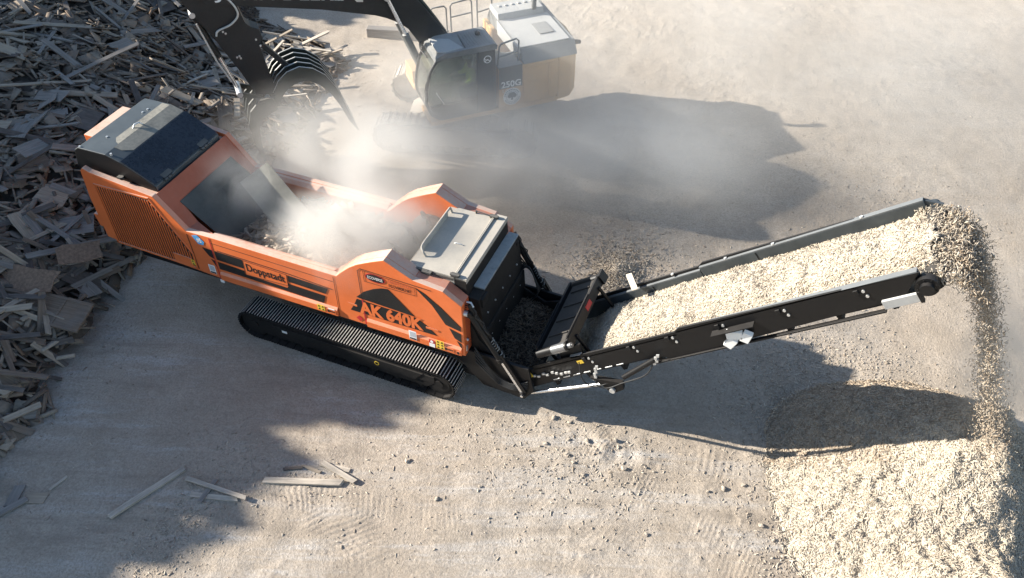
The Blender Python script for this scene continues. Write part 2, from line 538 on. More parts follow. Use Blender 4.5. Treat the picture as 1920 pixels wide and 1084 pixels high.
def text_mb(s, bold=0.0, font_shear=0.0):
    cu = bpy.data.curves.new("t", 'FONT')
    cu.body = s
    cu.offset = bold
    cu.shear = font_shear
    cu.resolution_u = 3
    o = bpy.data.objects.new("t", cu)
    COL.objects.link(o)
    dg = bpy.context.evaluated_depsgraph_get()
    dg.update()
    me = bpy.data.meshes.new_from_object(o.evaluated_get(dg))
    vs = [v.co.copy() for v in me.vertices]
    fs = [tuple(p.vertices) for p in me.polygons]
    bpy.data.objects.remove(o)
    bpy.data.curves.remove(cu)
    bpy.data.meshes.remove(me)
    x0 = min(v.x for v in vs); x1 = max(v.x for v in vs); y0 = min(v.y for v in vs); y1 = max(v.y for v in vs)
    return [((v.x - x0) / (x1 - x0), (v.y - y0) / (y1 - y0)) for v in vs], fs

def letter(name, s, o, right, up, mats, parent, off=(0, 0, 0), bold=0.0, shear=0.0):
    """flat lettering; o = lower left, right / up = full extents"""
    uv, fs = text_mb(s, bold, shear)
    o, right, up = Vector(o), Vector(right), Vector(up)
    mb = MB()
    mb.add([o + right * a + up * b for a, b in uv], fs)
    return obj(name, mb, mats, parent, off)

# ================================================================== THE SETTING: ground
def ground_height(x, y):
    h = 0.030 * vnoise(x, y, 0.35, 3, 4) + 0.010 * vnoise(x, y, 2.5, 4, 3)
    h += 0.016 * np.maximum(vnoise(x, y, 6.0, 5, 3), 0) * sstep(0.1, 0.7, vnoise(x, y, 0.5, 9, 2))
    # prints of crawler pads: bands of parallel ridges
    bands = [((-4.7, -4.95), (-2.7, -4.2), 0.36, 0.092, 0.036, 0.3), ((-2.9, -4.35), (-0.6, -3.75), 0.30, 0.10, 0.024, 0.2),
             ((-3.2, -4.6), (-0.9, -5.0), 0.50, 0.13, 0.028, -0.6), ((0.9, -1.05), (1.75, -2.5), 0.40, 0.115, 0.040, 1.2),
             ((1.6, -1.2), (2.5, -2.3), 0.32, 0.12, 0.028, 1.0), ((-2.6, -5.3), (-0.8, -4.3), 0.30, 0.14, 0.022, 0.8),
             ((3.3, -2.3), (4.7, -3.2), 0.42, 0.10, 0.036, 0.5), ((2.9, -0.85), (4.2, -1.1), 0.4, 0.15, 0.018, 0.3),
             ((1.0, -3.85), (2.3, -4.2), 0.3, 0.10, 0.024, 0.3), ((2.2, 8.3), (3.8, 8.0), 0.4, 0.16, 0.04, 0.2),
             ((-3.0, -5.6), (1.0, -5.2), 0.5, 0.13, 0.016, 0.4), ((-0.5, -2.6), (2.6, -3.3), 0.35, 0.12, 0.016, -0.2)]
    for (a, b, w, pitch, amp, sk) in bands:
        dx, dy = b[0] - a[0], b[1] - a[1]
        L = math.hypot(dx, dy)
        dx, dy = dx / L, dy / L
        s = (x - a[0]) * dx + (y - a[1]) * dy
        t = -(x - a[0]) * dy + (y - a[1]) * dx
        m = sstep(-0.3, 0.2, s) * sstep(L + 0.3, L - 0.2, s) * sstep(w, w * 0.6, np.abs(t))
        m = m * np.clip(0.75 + 0.9 * vnoise(x, y, 1.8, 6, 2), 0, 1.4)
        ph = s + sk * t + 0.05 * vnoise(x, y, 2.0, 8, 2)
        h += m * amp * 0.42 * (np.abs(np.sin(math.pi * ph / pitch)) ** 0.7 - 0.55)
    # crumbly ridge beside the discharge end, worn pan under the machines
    h += 0.05 * np.exp(-(((x - 1.4) / 1.1) ** 2 + ((y + 1.35) / 0.28) ** 2)) * (0.6 + 0.7 * vnoise(x, y, 4.0, 12, 3))
    return h

def make_ground():
    fx = np.concatenate([np.arange(-26, -6.2, 0.075), np.arange(-6.2, 5.5, 0.028), np.arange(5.5, 12.01, 0.07)])
    fy = np.concatenate([np.arange(-9.5, -6.4, 0.07), np.arange(-6.4, -0.4, 0.028), np.arange(-0.4, 24.01, 0.075)])
    gx = np.concatenate([[-600, -300, -150, -80, -45, -32], fx, [15, 22, 40, 80, 160, 300, 600]])
    gy = np.concatenate([[-600, -300, -150, -80, -40, -20, -13], fy, [28, 36, 60, 120, 240, 600]])
    X, Y = np.meshgrid(gx, gy, indexing='ij')
    Z = ground_height(X, Y)
    Z[np.abs(X + 7) > 20] *= 0.3
    nx, ny = X.shape
    idx = np.arange(nx * ny).reshape(nx, ny)
    F = np.stack([idx[:-1, :-1], idx[1:, :-1], idx[1:, 1:], idx[:-1, 1:]], -1).reshape(-1, 4)
    o = raw("ground", np.stack([X, Y, Z], -1).reshape(-1, 3), F, M['ground'])
    o.data.polygons.foreach_set("use_smooth", np.ones(len(F), bool))
    tag(o, "pale packed dusty earth of the yard with crawler track prints", "ground", kind="structure")
make_ground()

def gz(x, y):
    return float(ground_height(np.array([float(x)]), np.array([float(y)]))[0])

# ================================================================== crawler track (both machines)
def track_belt(xa, xb, zc, r, y0, y1, pitch, ribs, rib_h, pad_t=0.03, closed=0.92):
    """endless chain of pads with raised grouser ribs; mat 0 pads, mat 1 worn rib crests"""
    mb = MB()
    L = xb - xa
    per = 2 * L + 2 * math.pi * r
    n = round(per / pitch)
    pitch = per / n
    def pos(s):
        s %= per
        if s < L: return Vector((xa + s, 0, zc + r)), Vector((1, 0, 0)), Vector((0, 0, 1))
        s -= L
        if s < math.pi * r:
            t = s / r
            return Vector((xb + r * math.sin(t), 0, zc + r * math.cos(t))), Vector((math.cos(t), 0, -math.sin(t))), Vector((math.sin(t), 0, math.cos(t)))
        s -= math.pi * r
        if s < L: return Vector((xb - s, 0, zc - r)), Vector((-1, 0, 0)), Vector((0, 0, -1))
        s -= L
        t = s / r
        return Vector((xa - r * math.sin(t), 0, zc - r * math.cos(t))), Vector((-math.cos(t), 0, math.sin(t))), Vector((-math.sin(t), 0, -math.cos(t)))
    w = y1 - y0
    ym = (y0 + y1) / 2
    for i in range(n):
        p, t, nn = pos(i * pitch)
        p = p + Vector((0, ym, 0))
        mb.obox(p + nn * (-pad_t / 2), t * pitch * closed, Vector((0, w, 0)), nn * pad_t, 0)
        for k in range(ribs):
            q = p + t * pitch * ((k + 0.5) / ribs - 0.5)
            mb.obox(q + nn * rib_h * 0.5, t * pitch / ribs * 0.34, Vector((0, w * 0.985, 0)), nn * rib_h, 0)
            mb.obox(q + nn * (rib_h + 0.002), t * pitch / ribs * 0.26, Vector((0, w * 0.98, 0)), nn * 0.004, 1)
    return mb

def wheel_mb(x, z, r, y0, y1, n=20):
    mb = MB()
    mb.cyl((x, y0, z), (x, y1, z), r, n)
    mb.cyl((x, y0 - 0.012, z), (x, y1 + 0.012, z), r * 0.72, n)
    mb.cyl((x, y0 - 0.035, z), (x, y1 + 0.035, z), r * 0.3, n)
    return mb

# ================================================================== THE SHREDDER
SO = (-6.0, 0.0, 0.0)
shred = empty("wood_shredder", SO, "orange tracked wood shredder with raised discharge conveyor, parked beside the scrap heap", "wood shredder")

def S(name, mb, mats, parent=None, bevel=0.0):
    return obj(name, mb, mats, parent or shred, SO, bevel)

HUMP = [(-4.35, 2.43), (-4.22, 2.57), (-4.02, 2.765), (-3.84, 2.90), (-3.64, 3.01), (-3.45, 3.11), (-3.23, 3.215)]
OUTLINE = ([(-10.25, 1.52), (-8.43, 1.37), (-7.32, 1.30), (-1.68, 1.26), (-1.70, 2.60), (-2.06, 2.85), (-2.66, 2.92)]
           + HUMP[::-1] + [(-7.30, 2.45), (-7.86, 2.435), (-8.44, 3.14), (-9.97, 3.32), (-10.12, 3.38), (-10.20, 3.30), (-10.27, 2.55)])

mb = MB()
mb.box(-9.9, -1.75, -0.86, 0.86, 0.78, 1.34)
mb.box(-7.6, -1.6, -1.02, 1.02, 0.95, 1.22)
mb.prism([(-2.4, 1.26), (-0.45, 1.22), (-0.33, 0.62), (-0.52, 0.30), (-1.40, 0.34), (-1.92, 0.9)], -1.08, -1.02)
mb.prism([(-2.4, 1.26), (-0.45, 1.22), (-0.33, 0.62), (-0.52, 0.30), (-1.40, 0.34), (-1.92, 0.9)], 1.02, 1.08)
mb.box(-1.9, -0.6, -1.02, 1.02, 0.45, 0.62)
S("chassis", mb, M['black'], bevel=0.008)

for sg in (-1, 1):
    f = lambda a: (sg * a) if sg > 0 else (sg * a)
    lo = lambda a, b: (min(sg * a, sg * b), max(sg * a, sg * b))
    # crawler
    y0, y1 = lo(0.97, 1.50)
    tr = S("track", track_belt(-6.60, -2.22, 0.392, 0.355, y0, y1, 0.195, 3, 0.026), [M['black'], M['worn']])
    b = MB()
    b.prism([(-6.45, 0.30), (-6.3, 0.18), (-2.5, 0.18), (-2.36, 0.30), (-2.30, 0.5), (-2.5, 0.62), (-6.3, 0.62), (-6.5, 0.5)], *lo(1.05, 1.44))
    b.prism([(-6.1, 0.57), (-5.95, 0.33), (-2.75, 0.33), (-2.55, 0.57)], *lo(1.44, 1.475))
    b.box(-3.2, -2.3, *lo(1.44, 1.46), 0.36, 0.56)
    S("track_frame", b, M['black_matte'], tr, 0.012)
    S("drive_sprocket", wheel_mb(-2.22, 0.392, 0.325, *lo(1.10, 1.42)), M['black_matte'], tr)
    S("idler_wheel", wheel_mb(-6.60, 0.392, 0.325, *lo(1.10, 1.42)), M['black_matte'], tr)
    for k in range(7):
        S("track_roller", wheel_mb(-6.0 + k * 0.56, 0.16, 0.105, *lo(1.12, 1.40), 14), M['black_matte'], tr)
    # side wall
    b = MB()
    b.prism(OUTLINE, *lo(1.25, 1.13))
    hb = [(-4.45, 1.7), (-4.45, 2.37)] + HUMP + [(-2.66, 2.918), (-2.66, 1.7)]
    b.prism(hb, *lo(1.13, 0.90))
    rim = [(1.13, 2.436), (1.06, 2.425), (0.97, 2.36), (0.86, 1.75), (1.13, 1.75)]
    b.prismx([(sg * p[0], p[1]) for p in rim], -7.30, -4.45)
    side = S("side_wall", b, M['orange'], bevel=0.012)
    b = MB()
    b.prism([(-2.66, 2.915), (-2.06, 2.845), (-1.705, 2.597), (-1.685, 1.262), (-2.66, 1.262)], *lo(1.13, 0.935))
    for k in range(6):
        b.cyl((-1.70 - 0.02, sg * (0.99 + 0.05 * (k % 3)), 2.50 - 0.05 * (k // 3)), (-1.68, sg * (0.99 + 0.05 * (k % 3)), 2.49 - 0.05 * (k // 3)), 0.011, 8, 1)
    S("end_plate", b, [M['shade_red'], M['black']], bevel=0.008)
    # lower skirts standing proud of the wall
    b = MB()
    b.prismx([(sg * 1.251, 1.315), (sg * 1.295, 1.315), (sg * 1.295, 1.47), (sg * 1.251, 1.53)], -7.28, -4.46)
    b.prismx([(sg * 1.251, 1.275), (sg * 1.29, 1.275), (sg * 1.29, 1.43), (sg * 1.251, 1.49)], -3.80, -1.74)
    S("skirt", b, M['orange'], side, 0.006)

# engine housing behind the hopper
mb = MB()
mb.prism([(-10.22, 1.45), (-8.2, 1.38), (-8.2, 2.70), (-8.50, 3.06), (-10.18, 3.20)], -1.125, 1.125)
mb.box(-10.42, -10.24, -0.95, 0.95, 1.50, 2.9)
mb.prism([(-10.6, 1.95), (-10.42, 1.95), (-10.42, 1.6), (-10.55, 1.62)], -1.1, -0.3)
S("engine_housing", mb, M['orange'], bevel=0.012)
for (c_, w_, h_) in (((-10.44, -0.95, 2.1), 0.22, 0.3), ((-10.46, -0.70, 1.75), 0.14, 0.12)):
    mb = MB()
    mb.obox(c_, (0.03, 0, 0), (0, w_, 0), (0, 0, h_))
    S("rear_reflector", mb, M['bright'])

# near grille: slotted door
GP = lambda x: 3.01 if x < -8.60 else 3.01 + (x + 8.60) * (3.01 - 1.80) / (8.60 - 7.93) * -1.0
b = MB()
b.prism([(-9.96, 1.50), (-7.93, 1.44), (-7.91, 1.80), (-8.58, 3.03), (-9.94, 2.99)], -1.2535, -1.249)
grille = S("grille", b, M['decal_black'])
b = MB()
n = 31
for k in range(n):
    x = -9.94 + (k + 0.5) * (2.00 / n)
    zt = GP(x) - 0.015
    zb = 1.50 - (x + 9.96) * 0.03
    if zt - zb > 0.05:
        b.obox((x, -1.259, (zt + zb) / 2), (0.023, 0, 0), (0, 0.010, 0), (0, 0, zt - zb))
S("grille_slats", b, M['orange'], grille)
b = MB()
fr = [(-9.98, 1.47), (-7.90, 1.41), (-7.88, 1.82), (-8.57, 3.06), (-9.96, 3.02)]
for i in range(5):
    p, q = Vector((fr[i][0], -1.258, fr[i][1])), Vector((fr[(i + 1) % 5][0], -1.258, fr[(i + 1) % 5][1]))
    d = (q - p)
    b.obox((p + q) / 2, d * 1.02, Vector((0, 0.02, 0)), d.normalized().cross(Vector((0, 1, 0))) * 0.045)
S("grille_frame", b, M['orange'], grille, 0.004)
b = MB()
b.prism([(-8.44, 1.46), (-7.97, 1.44), (-7.97, 1.66), (-8.44, 1.68)], -1.275, -1.2545)
S("grille_patch", b, M['orange'], grille, 0.003)

# engine cover: folded black sheet
HB = [(-10.50, 3.05), (-10.52, 3.22), (-10.42, 3.60), (-10.30, 3.68), (-9.60, 3.69), (-9.28, 3.595), (-8.86, 3.40), (-8.52, 3.20), (-8.50, 3.06)]
mb = MB()
mb.prism(HB, -1.02, 1.02)
for k in (0, 1):
    mb.mi[k] = 1
hood = S("engine_cover", mb, [M['hood'], M['black']], bevel=0.02)
mb = MB()   # dark glossy front flap
d = Vector((-8.53 + 9.27, 0, 3.215 - 3.60))
nn = Vector((0.46, 0, 0.89))
mb.obox(Vector((-8.90, 0, 3.41)) + nn * 0.012, d * 0.97, (0, 2.02, 0), nn * 0.02)
flap = S("cover_flap", mb, pmat("cover_flap_paint", (0.016, 0.019, 0.024), 0.22, 0, 0.3, 1.6, dust=0.0, allover=0.22, dustc=(0.10, 0.115, 0.13), coat=0.2), hood, 0.008)
mb = MB()   # baked dust film on the two folds above the flap
for (x0, z0, x1, z1, ya, yb) in ((-9.80, 3.6935, -9.60, 3.6935, -0.62, 0.97), (-9.598, 3.6935, -9.285, 3.6005, -0.74, 1.0)):
    cr = 0.16 if x0 < -9.7 else 0.0
    cl = 0.16 if x0 > -9.7 else 0.0
    pts = [(0, ya + cr), (0.5, ya + cr * 0.3 + cl * 0.1), (1, ya + cl), (1, yb), (0, yb)]
    P3 = [Vector((x0 + (x1 - x0) * t, y, z0 + (z1 - z0) * t)) for t, y in pts]
    up_ = Vector((0.0, 0, 0.005))
    mb.add([p + up_ for p in P3] + P3, [(0, 1, 2, 3, 4), (9, 8, 7, 6, 5)] + [(k, k + 5, (k + 1) % 5 + 5, (k + 1) % 5) for k in range(5)])
S("dust_film", mb, pmat("baked_dust", (0.15, 0.145, 0.125), 0.8, 0, 0.3, 1.6, dust=0.0, allover=0.8, dustc=(0.33, 0.305, 0.245)), hood)
for y in (-0.62, 0.55):
    mb = MB()
    for k in range(3):
        mb.cyl((-8.48, y - 0.15 + 0.1 * k, 3.20), (-8.48, y - 0.07 + 0.1 * k, 3.20), 0.028, 10)
    mb.obox((-8.56, y, 3.25), (0.10, 0, -0.055), (0, 0.26, 0), (0.012, 0, 0.02))
    S("cover_hinge", mb, M['steel'], hood)
mb = MB()
mb.tube([(-9.72, -0.05, 3.69), (-9.70, 0.0, 3.76), (-9.66, 0.1, 3.76), (-9.64, 0.15, 3.69)], 0.018, 8)
S("cover_handle", mb, M['bright'], hood)
for (x, y) in ((-10.0, -0.5), (-9.95, 0.52), (-9.93, 0.66), (-10.27, -0.98), (-9.5, -0.95)):
    mb = MB()
    mb.cyl((x, y, 3.65), (x, y, 3.705), 0.022, 10)
    S("cover_bolt", mb, M['bright'], hood)
# intake box at the very back
mb = MB()
mb.box(-11.08, -10.55, -0.20, 1.02, 2.55, 3.30)
S("intake_box", mb, M['orange'], bevel=0.02)
# near-side latch on the housing top
mb = MB()
mb.cyl((-9.33, -1.06, 3.20), (-9.33, -1.06, 3.26), 0.05, 12)
mb.box(-9.42, -9.33, -1.10, -1.02, 3.21, 3.25)
S("filler_cap", mb, M['steel'])

# hopper: dusty salmon chute, paint darkened for shade, around a dark slatted back
mb = MB()
q = {}
def quad(a, b_, c, d_, t=0.03):
    a, b_, c, d_ = map(Vector, (a, b_, c, d_))
    nrm = (b_ - a).cross(c - a).normalized() * t
    mb.add([a, b_, c, d_, a - nrm, b_ - nrm, c - nrm, d_ - nrm], [(0, 1, 2, 3), (7, 6, 5, 4), (1, 0, 4, 5), (2, 1, 5, 6), (3, 2, 6, 7), (0, 3, 7, 4)])
quad((-8.45, -1.13, 3.115), (-8.20, -0.84, 2.81), (-8.20, 0.84, 2.81), (-8.45, 1.13, 3.115))
for sg in (-1, 1):
    p = [(-8.45, sg * 1.13, 3.115), (-7.87, sg * 1.13, 2.43), (-7.30, sg * 1.125, 2.425), (-7.82, sg * 0.93, 2.44), (-8.20, sg * 0.84, 2.81)]
    v = [Vector(a) for a in p]
    if sg > 0:
        v = v[::-1]
    mb.add(v, [(0, 1, 2, 3, 4)])
    quad(*([(-7.82, sg * 0.93, 2.44), (-7.30, sg * 1.125, 2.425), (-7.30, sg * 0.86, 1.70), (-7.70, sg * 0.84, 1.70)][::sg or 1]), t=0.02)
    quad(*([(-8.20, sg * 0.84, 2.81), (-7.82, sg * 0.93, 2.44), (-7.70, sg * 0.84, 1.70), (-8.15, sg * 0.80, 1.90)][::sg or 1]), t=0.02)
S("hopper_chute", mb, M['orange_dusty_shade'])
mb = MB()
for k in range(5):   # overlapping back slats
    x0, z0 = -8.19 + 0.26 * k, 2.79 - 0.225 * k
    mb.obox((x0 + 0.14, 0, z0 - 0.11), (0.29, 0, -0.245), (0, 1.70, 0), (0.012, 0, 0.018 + 0.001 * k))
for k in range(1, 4):
    x0, z0 = -8.19 + 0.26 * k, 2.79 - 0.225 * k
    mb.obox((x0 + 0.02, 0, z0 + 0.002), (0.012, 0, -0.010), (0, 1.68, 0), (0.006, 0, 0.007), 1)
mb.box(-6.95, -2.7, -0.865, 0.865, 1.62, 1.68)
for k in range(7):
    mb.box(-6.8 + k * 0.5, -6.74 + k * 0.5, -0.86, 0.86, 1.68, 1.72)
S("hopper_floor", mb, [M['floor_steel'], M['ledge']])

# shredding drum and its teeth
mb = MB()
mb.cyl((-3.32, -0.88, 2.12), (-3.32, 0.88, 2.12), 0.52, 28)
drum = S("shredding_drum", mb, M['steel'])
tooth = None
for k in range(54):
    row, col_ = divmod(k, 9)
    ang = row * math.pi / 3 + col_ * 0.35
    y = -0.76 + col_ * 0.19
    rr = Vector((math.cos(ang), 0, math.sin(ang)))
    tt = Vector((-rr.z, 0, rr.x))
    b = MB()
    c = Vector((-3.32, y, 2.12))
    p = [c + rr * 0.5 - tt * 0.07, c + rr * 0.5 + tt * 0.08, c + rr * 0.67 + tt * 0.085, c + rr * 0.645 + tt * 0.045]
    off_ = Vector((0, 0.035, 0))
    b.add([a - off_ for a in p] + [a + off_ for a in p], [(3, 2, 1, 0), (4, 5, 6, 7), (0, 1, 5, 4), (1, 2, 6, 5), (2, 3, 7, 6), (3, 0, 4, 7)])
    S("shredder_tooth", b, M['tooth'], drum)

# deck over the mill
mb = MB()
mb.box(-2.90, -1.99, -0.92, 0.93, 2.925, 2.965)
deck = S("mill_lid", mb, M['deck'], bevel=0.006)
mb = MB()
mb.box(-1.955, -1.735, -0.92, 1.03, 2.925, 2.968)
mb.box(-1.765, -1.735, -0.92, 1.03, 2.86, 2.925)
S("lid_front", mb, M['deck'], deck, 0.005)
mb = MB()
mb.prism([(-2.66, 2.60), (-1.78, 2.60), (-1.78, 2.90), (-2.10, 2.90), (-2.64, 2.915)], -0.925, 0.925)
mb.box(-3.02, -2.62, -0.90, 0.90, 2.72, 2.80)
S("mill_housing", mb, M['deck'])
for x in (-1.985, -1.962):
    mb = MB()
    mb.tube([(x, -0.86, 2.985), (x, 0.88, 2.985)], 0.013, 8)
    S("hinge_rod", mb, M['deck'], deck)
for y in (-0.90, 0.90):
    mb = MB()
    mb.box(-2.04, -1.90, y - 0.04, y + 0.04, 2.966, 3.02)
    mb.cyl((-2.06, y, 3.0), (-1.88, y, 3.0), 0.03, 10)
    S("lid_hinge", mb, M['steel'], deck)
mb = MB()   # bent grab bar along the drum opening
mb.tube(spline([(-2.70, -0.62, 2.96), (-2.76, -0.60, 3.06), (-2.83, -0.48, 3.10), (-2.83, 0.0, 3.10), (-2.83, 0.62, 3.10), (-2.83, 0.72, 3.08), (-2.80, 0.74, 2.96)], 5), 0.022, 8)
S("lid_grab_bar", mb, M['deck'], deck)
mb = MB()
mb.obox((-2.83, 0.05, 3.03), (0.012, 0, 0), (0, 1.1, 0), (0, 0, 0.13))
S("lid_guard", mb, M['deck'], deck)
mb = MB()
mb.tube([(-2.37, -0.08, 2.967), (-2.33, -0.08, 2.99), (-2.22, -0.08, 2.99), (-2.19, -0.08, 2.967)], 0.008, 6)
S("lid_pull", mb, M['bright'], deck)
mb = MB()
mb.box(-2.86, -2.50, -0.965, -0.925, 2.90, 2.96)
mb.box(-2.62, -2.42, -1.0, -0.925, 2.90, 2.955)
mb.box(-2.86, -2.0, -0.94, -0.922, 2.88, 2.924)
S("lid_latch", mb, M['steel'], deck)
mb = MB()
mb.cyl((-2.35, 0.90, 2.96), (-2.35, 0.90, 3.03), 0.02, 8)
mb.cyl((-2.35, 0.90, 3.02), (-2.05, 0.90, 3.0), 0.012, 8)
S("lid_pin", mb, M['steel'], deck)

# black discharge end
mb = MB()
mb.prism([(-1.98, 2.92), (-1.745, 2.92), (-1.72, 2.60), (-1.72, 1.2), (-1.98, 1.2)], -0.93, 1.02)
mb.prism([(-1.719, 2.56), (-1.50, 2.545), (-1.40, 1.75), (-1.36, 1.70), (-1.32, 0.95), (-1.719, 0.95)], -0.93, 1.0)
mb.obox((-1.383, 0, 1.74), (0.03, 0, 0), (0, 1.9, 0), (0, 0, 0.05))
mb.obox((-1.49, 0.93, 2.20), (0.03, 0, 0), (0, 0.10, 0), (0, 0, 0.55))
mb.obox((-1.47, -0.75, 2.42), (0.05, 0, 0), (0, 0.25, 0), (0, 0, 0.2))
for k in range(5):
    mb.cyl((-1.44, -0.7 + 0.36 * k, 2.05), (-1.415, -0.7 + 0.36 * k, 2.05), 0.018, 8, 1)
    mb.cyl((-1.37, -0.7 + 0.36 * k, 1.5), (-1.345, -0.7 + 0.36 * k, 1.5), 0.016, 8, 1)
front = S("discharge_hood", mb, [M['black_matte'], M['bright']], bevel=0.01)
mb = MB()
mb.box(-1.735, -1.50, -0.66, 1.03, 2.562, 2.60)
S("hood_ledge", mb, M['ledge'], front, 0.008)
mb = MB()   # chute cheeks and floor
mb.prism([(-1.4, 1.30), (-1.25, 1.24), (-0.85, 1.05), (-0.45, 1.22), (-0.38, 0.6), (-1.4, 0.6)], 0.90, 0.95)
mb.prism([(-1.68, 1.9), (-1.5, 1.5), (-1.1, 1.05), (-0.40, 1.12), (-0.38, 0.6), (-1.68, 0.6)], -0.97, -0.92)
mb.obox((-0.9, 0, 0.80), (1.1, 0, -0.12), (0, 1.82, 0), (0.005, 0, 0.04))
S("discharge_chute", mb, M['black_matte'], bevel=0.006)

# lift cylinders on both sides
for sg in (-1, 1):
    y = sg * 1.12
    b = MB()
    p0, p1 = Vector((-1.60, y, 2.34)), Vector((-0.54, y, 0.50))
    d = p1 - p0
    b.cyl(p0, p0 + d * 0.56, 0.062, 16)
    b.cyl(p0 + d * 0.54, p0 + d * 0.58, 0.075, 16)
    b.cyl(p0 + Vector((0, -0.06, 0)), p0 + Vector((0, 0.06, 0)), 0.07, 14)
    b.cyl(p1 + Vector((0, -0.06, 0)), p1 + Vector((0, 0.06, 0)), 0.065, 14)
    b.obox(p0 + d * 0.74 + Vector((0.07, 0, 0.04)), d * 0.48, Vector((0, 0.06, 0)), Vector((0.06, 0, 0.035)))
    lc = S("lift_cylinder", b, M['black'])
    b = MB()
    b.cyl(p0 + d * 0.57, p1, 0.033, 14)
    b.cyl(p1 + Vector((0, -0.075, 0)), p1 + Vector((0, 0.075, 0)), 0.03, 12)
    S("cylinder_rod", b, M['chrome'], lc)
    b = MB()
    p0, p1 = Vector((-1.62, y * 0.985, 2.54)), Vector((-0.90, y * 0.955, 1.24))
    d = p1 - p0
    b.cyl(p0, p0 + d * 0.5, 0.036, 12)
    b.cyl(p0 + d * 0.5, p1, 0.022, 10)
    stay = S("stay_cylinder", b, M['black'])
    b = MB()
    pts = [p0 + d * (0.05 + 0.9 * t / 14) + Vector((0.045 + 0.03 * math.sin(t * 2.2), 0.035 * math.sin(t * 1.7 + 1) - 0.03, 0.02)) for t in range(15)]
    b.tube(spline(pts, 3), 0.011, 6)
    S("stay_hose", b, M['hose'], stay)
    b = MB()
    for t in (0.56, 0.60, 0.64, 0.68, 0.72, 0.80, 0.86):
        c = p0 + d * t
        b.tube([c + Vector((0.05, 0.0, 0.03)), c + Vector((0.075, -0.04, 0.0)), c + Vector((0.04, -0.06, -0.05))], 0.008, 6)
    S("hose_fitting", b, M['ledge'], stay)
mb = MB()
mb.tube([(-1.69, -1.05, 2.55), (-1.60, -1.05, 2.56), (-1.55, -1.07, 2.48)], 0.02, 6)
mb.cyl((-1.70, -1.16, 2.36), (-1.62, -1.16, 2.36), 0.055, 12)
mb.cyl((-1.70, -1.12, 1.62), (-1.66, -1.12, 1.60), 0.03, 10)
mb.obox((-1.68, -1.17, 1.42), (0.03, 0, 0), (0, 0.05, 0), (0, 0, 0.14))
S("end_fitting", mb, M['bright'])
for k in range(8):
    b = MB()
    y = 0.88 + 0.035 * k
    dz = 0.05 * random.random()
    b.tube(spline([(-1.50, y, 1.55 + 0.05 * k), (-1.30, y + 0.10, 1.85 - 0.05 * k), (-1.12, y + 0.06, 1.62 - 0.06 * k), (-1.02, y, 1.25), (-1.20, y - 0.02, 0.95 + dz)], 6), 0.017, 7)
    S("hydraulic_hose", b, M['hose'])
for k in range(5):
    b = MB()
    z = 1.12 - 0.1 * k
    b.tube(spline([(-1.55, -1.10, z + 0.3), (-1.30 + 0.04 * k, -1.16, z), (-1.05, -1.13, 0.80 - 0.05 * k), (-0.75, -1.14, 0.72 - 0.04 * k), (-0.45, -1.10, 0.88 - 0.05 * k)], 6), 0.015, 7)
    S("hydraulic_hose", b, M['hose'])

# ---------------- conveyor
TX, TZ, SL = 5.11, 5.55, 0.805
CA = math.atan(SL)
CU = Vector((math.cos(CA), 0, math.sin(CA)))
CN = Vector((-math.sin(CA), 0, math.cos(CA)))
def CP(s, y, h):
    return Vector((TX, y, TZ)) - CU * s + CN * h
mb = MB()
mb.obox(CP(3.55, -0.045, -0.44), CU * 7.0, (0, 1.60, 0), CN * 0.05)
for k in range(9):
    mb.obox(CP(0.5 + k * 0.8, -0.045, -0.52), CU * 0.08, (0, 1.60, 0), CN * 0.12)
conv = S("conveyor", mb, M['black_matte'], bevel=0.005)
near = [(5.13, 5.60), (2.125, 3.275), (2.075, 3.16), (-0.40, 1.20), (-0.50, 0.95), (-0.62, 0.28), (-0.36, 0.60), (1.29, 1.99), (1.97, 2.50), (2.10, 2.50), (2.46, 2.79), (4.70, 4.74), (5.10, 5.10)]
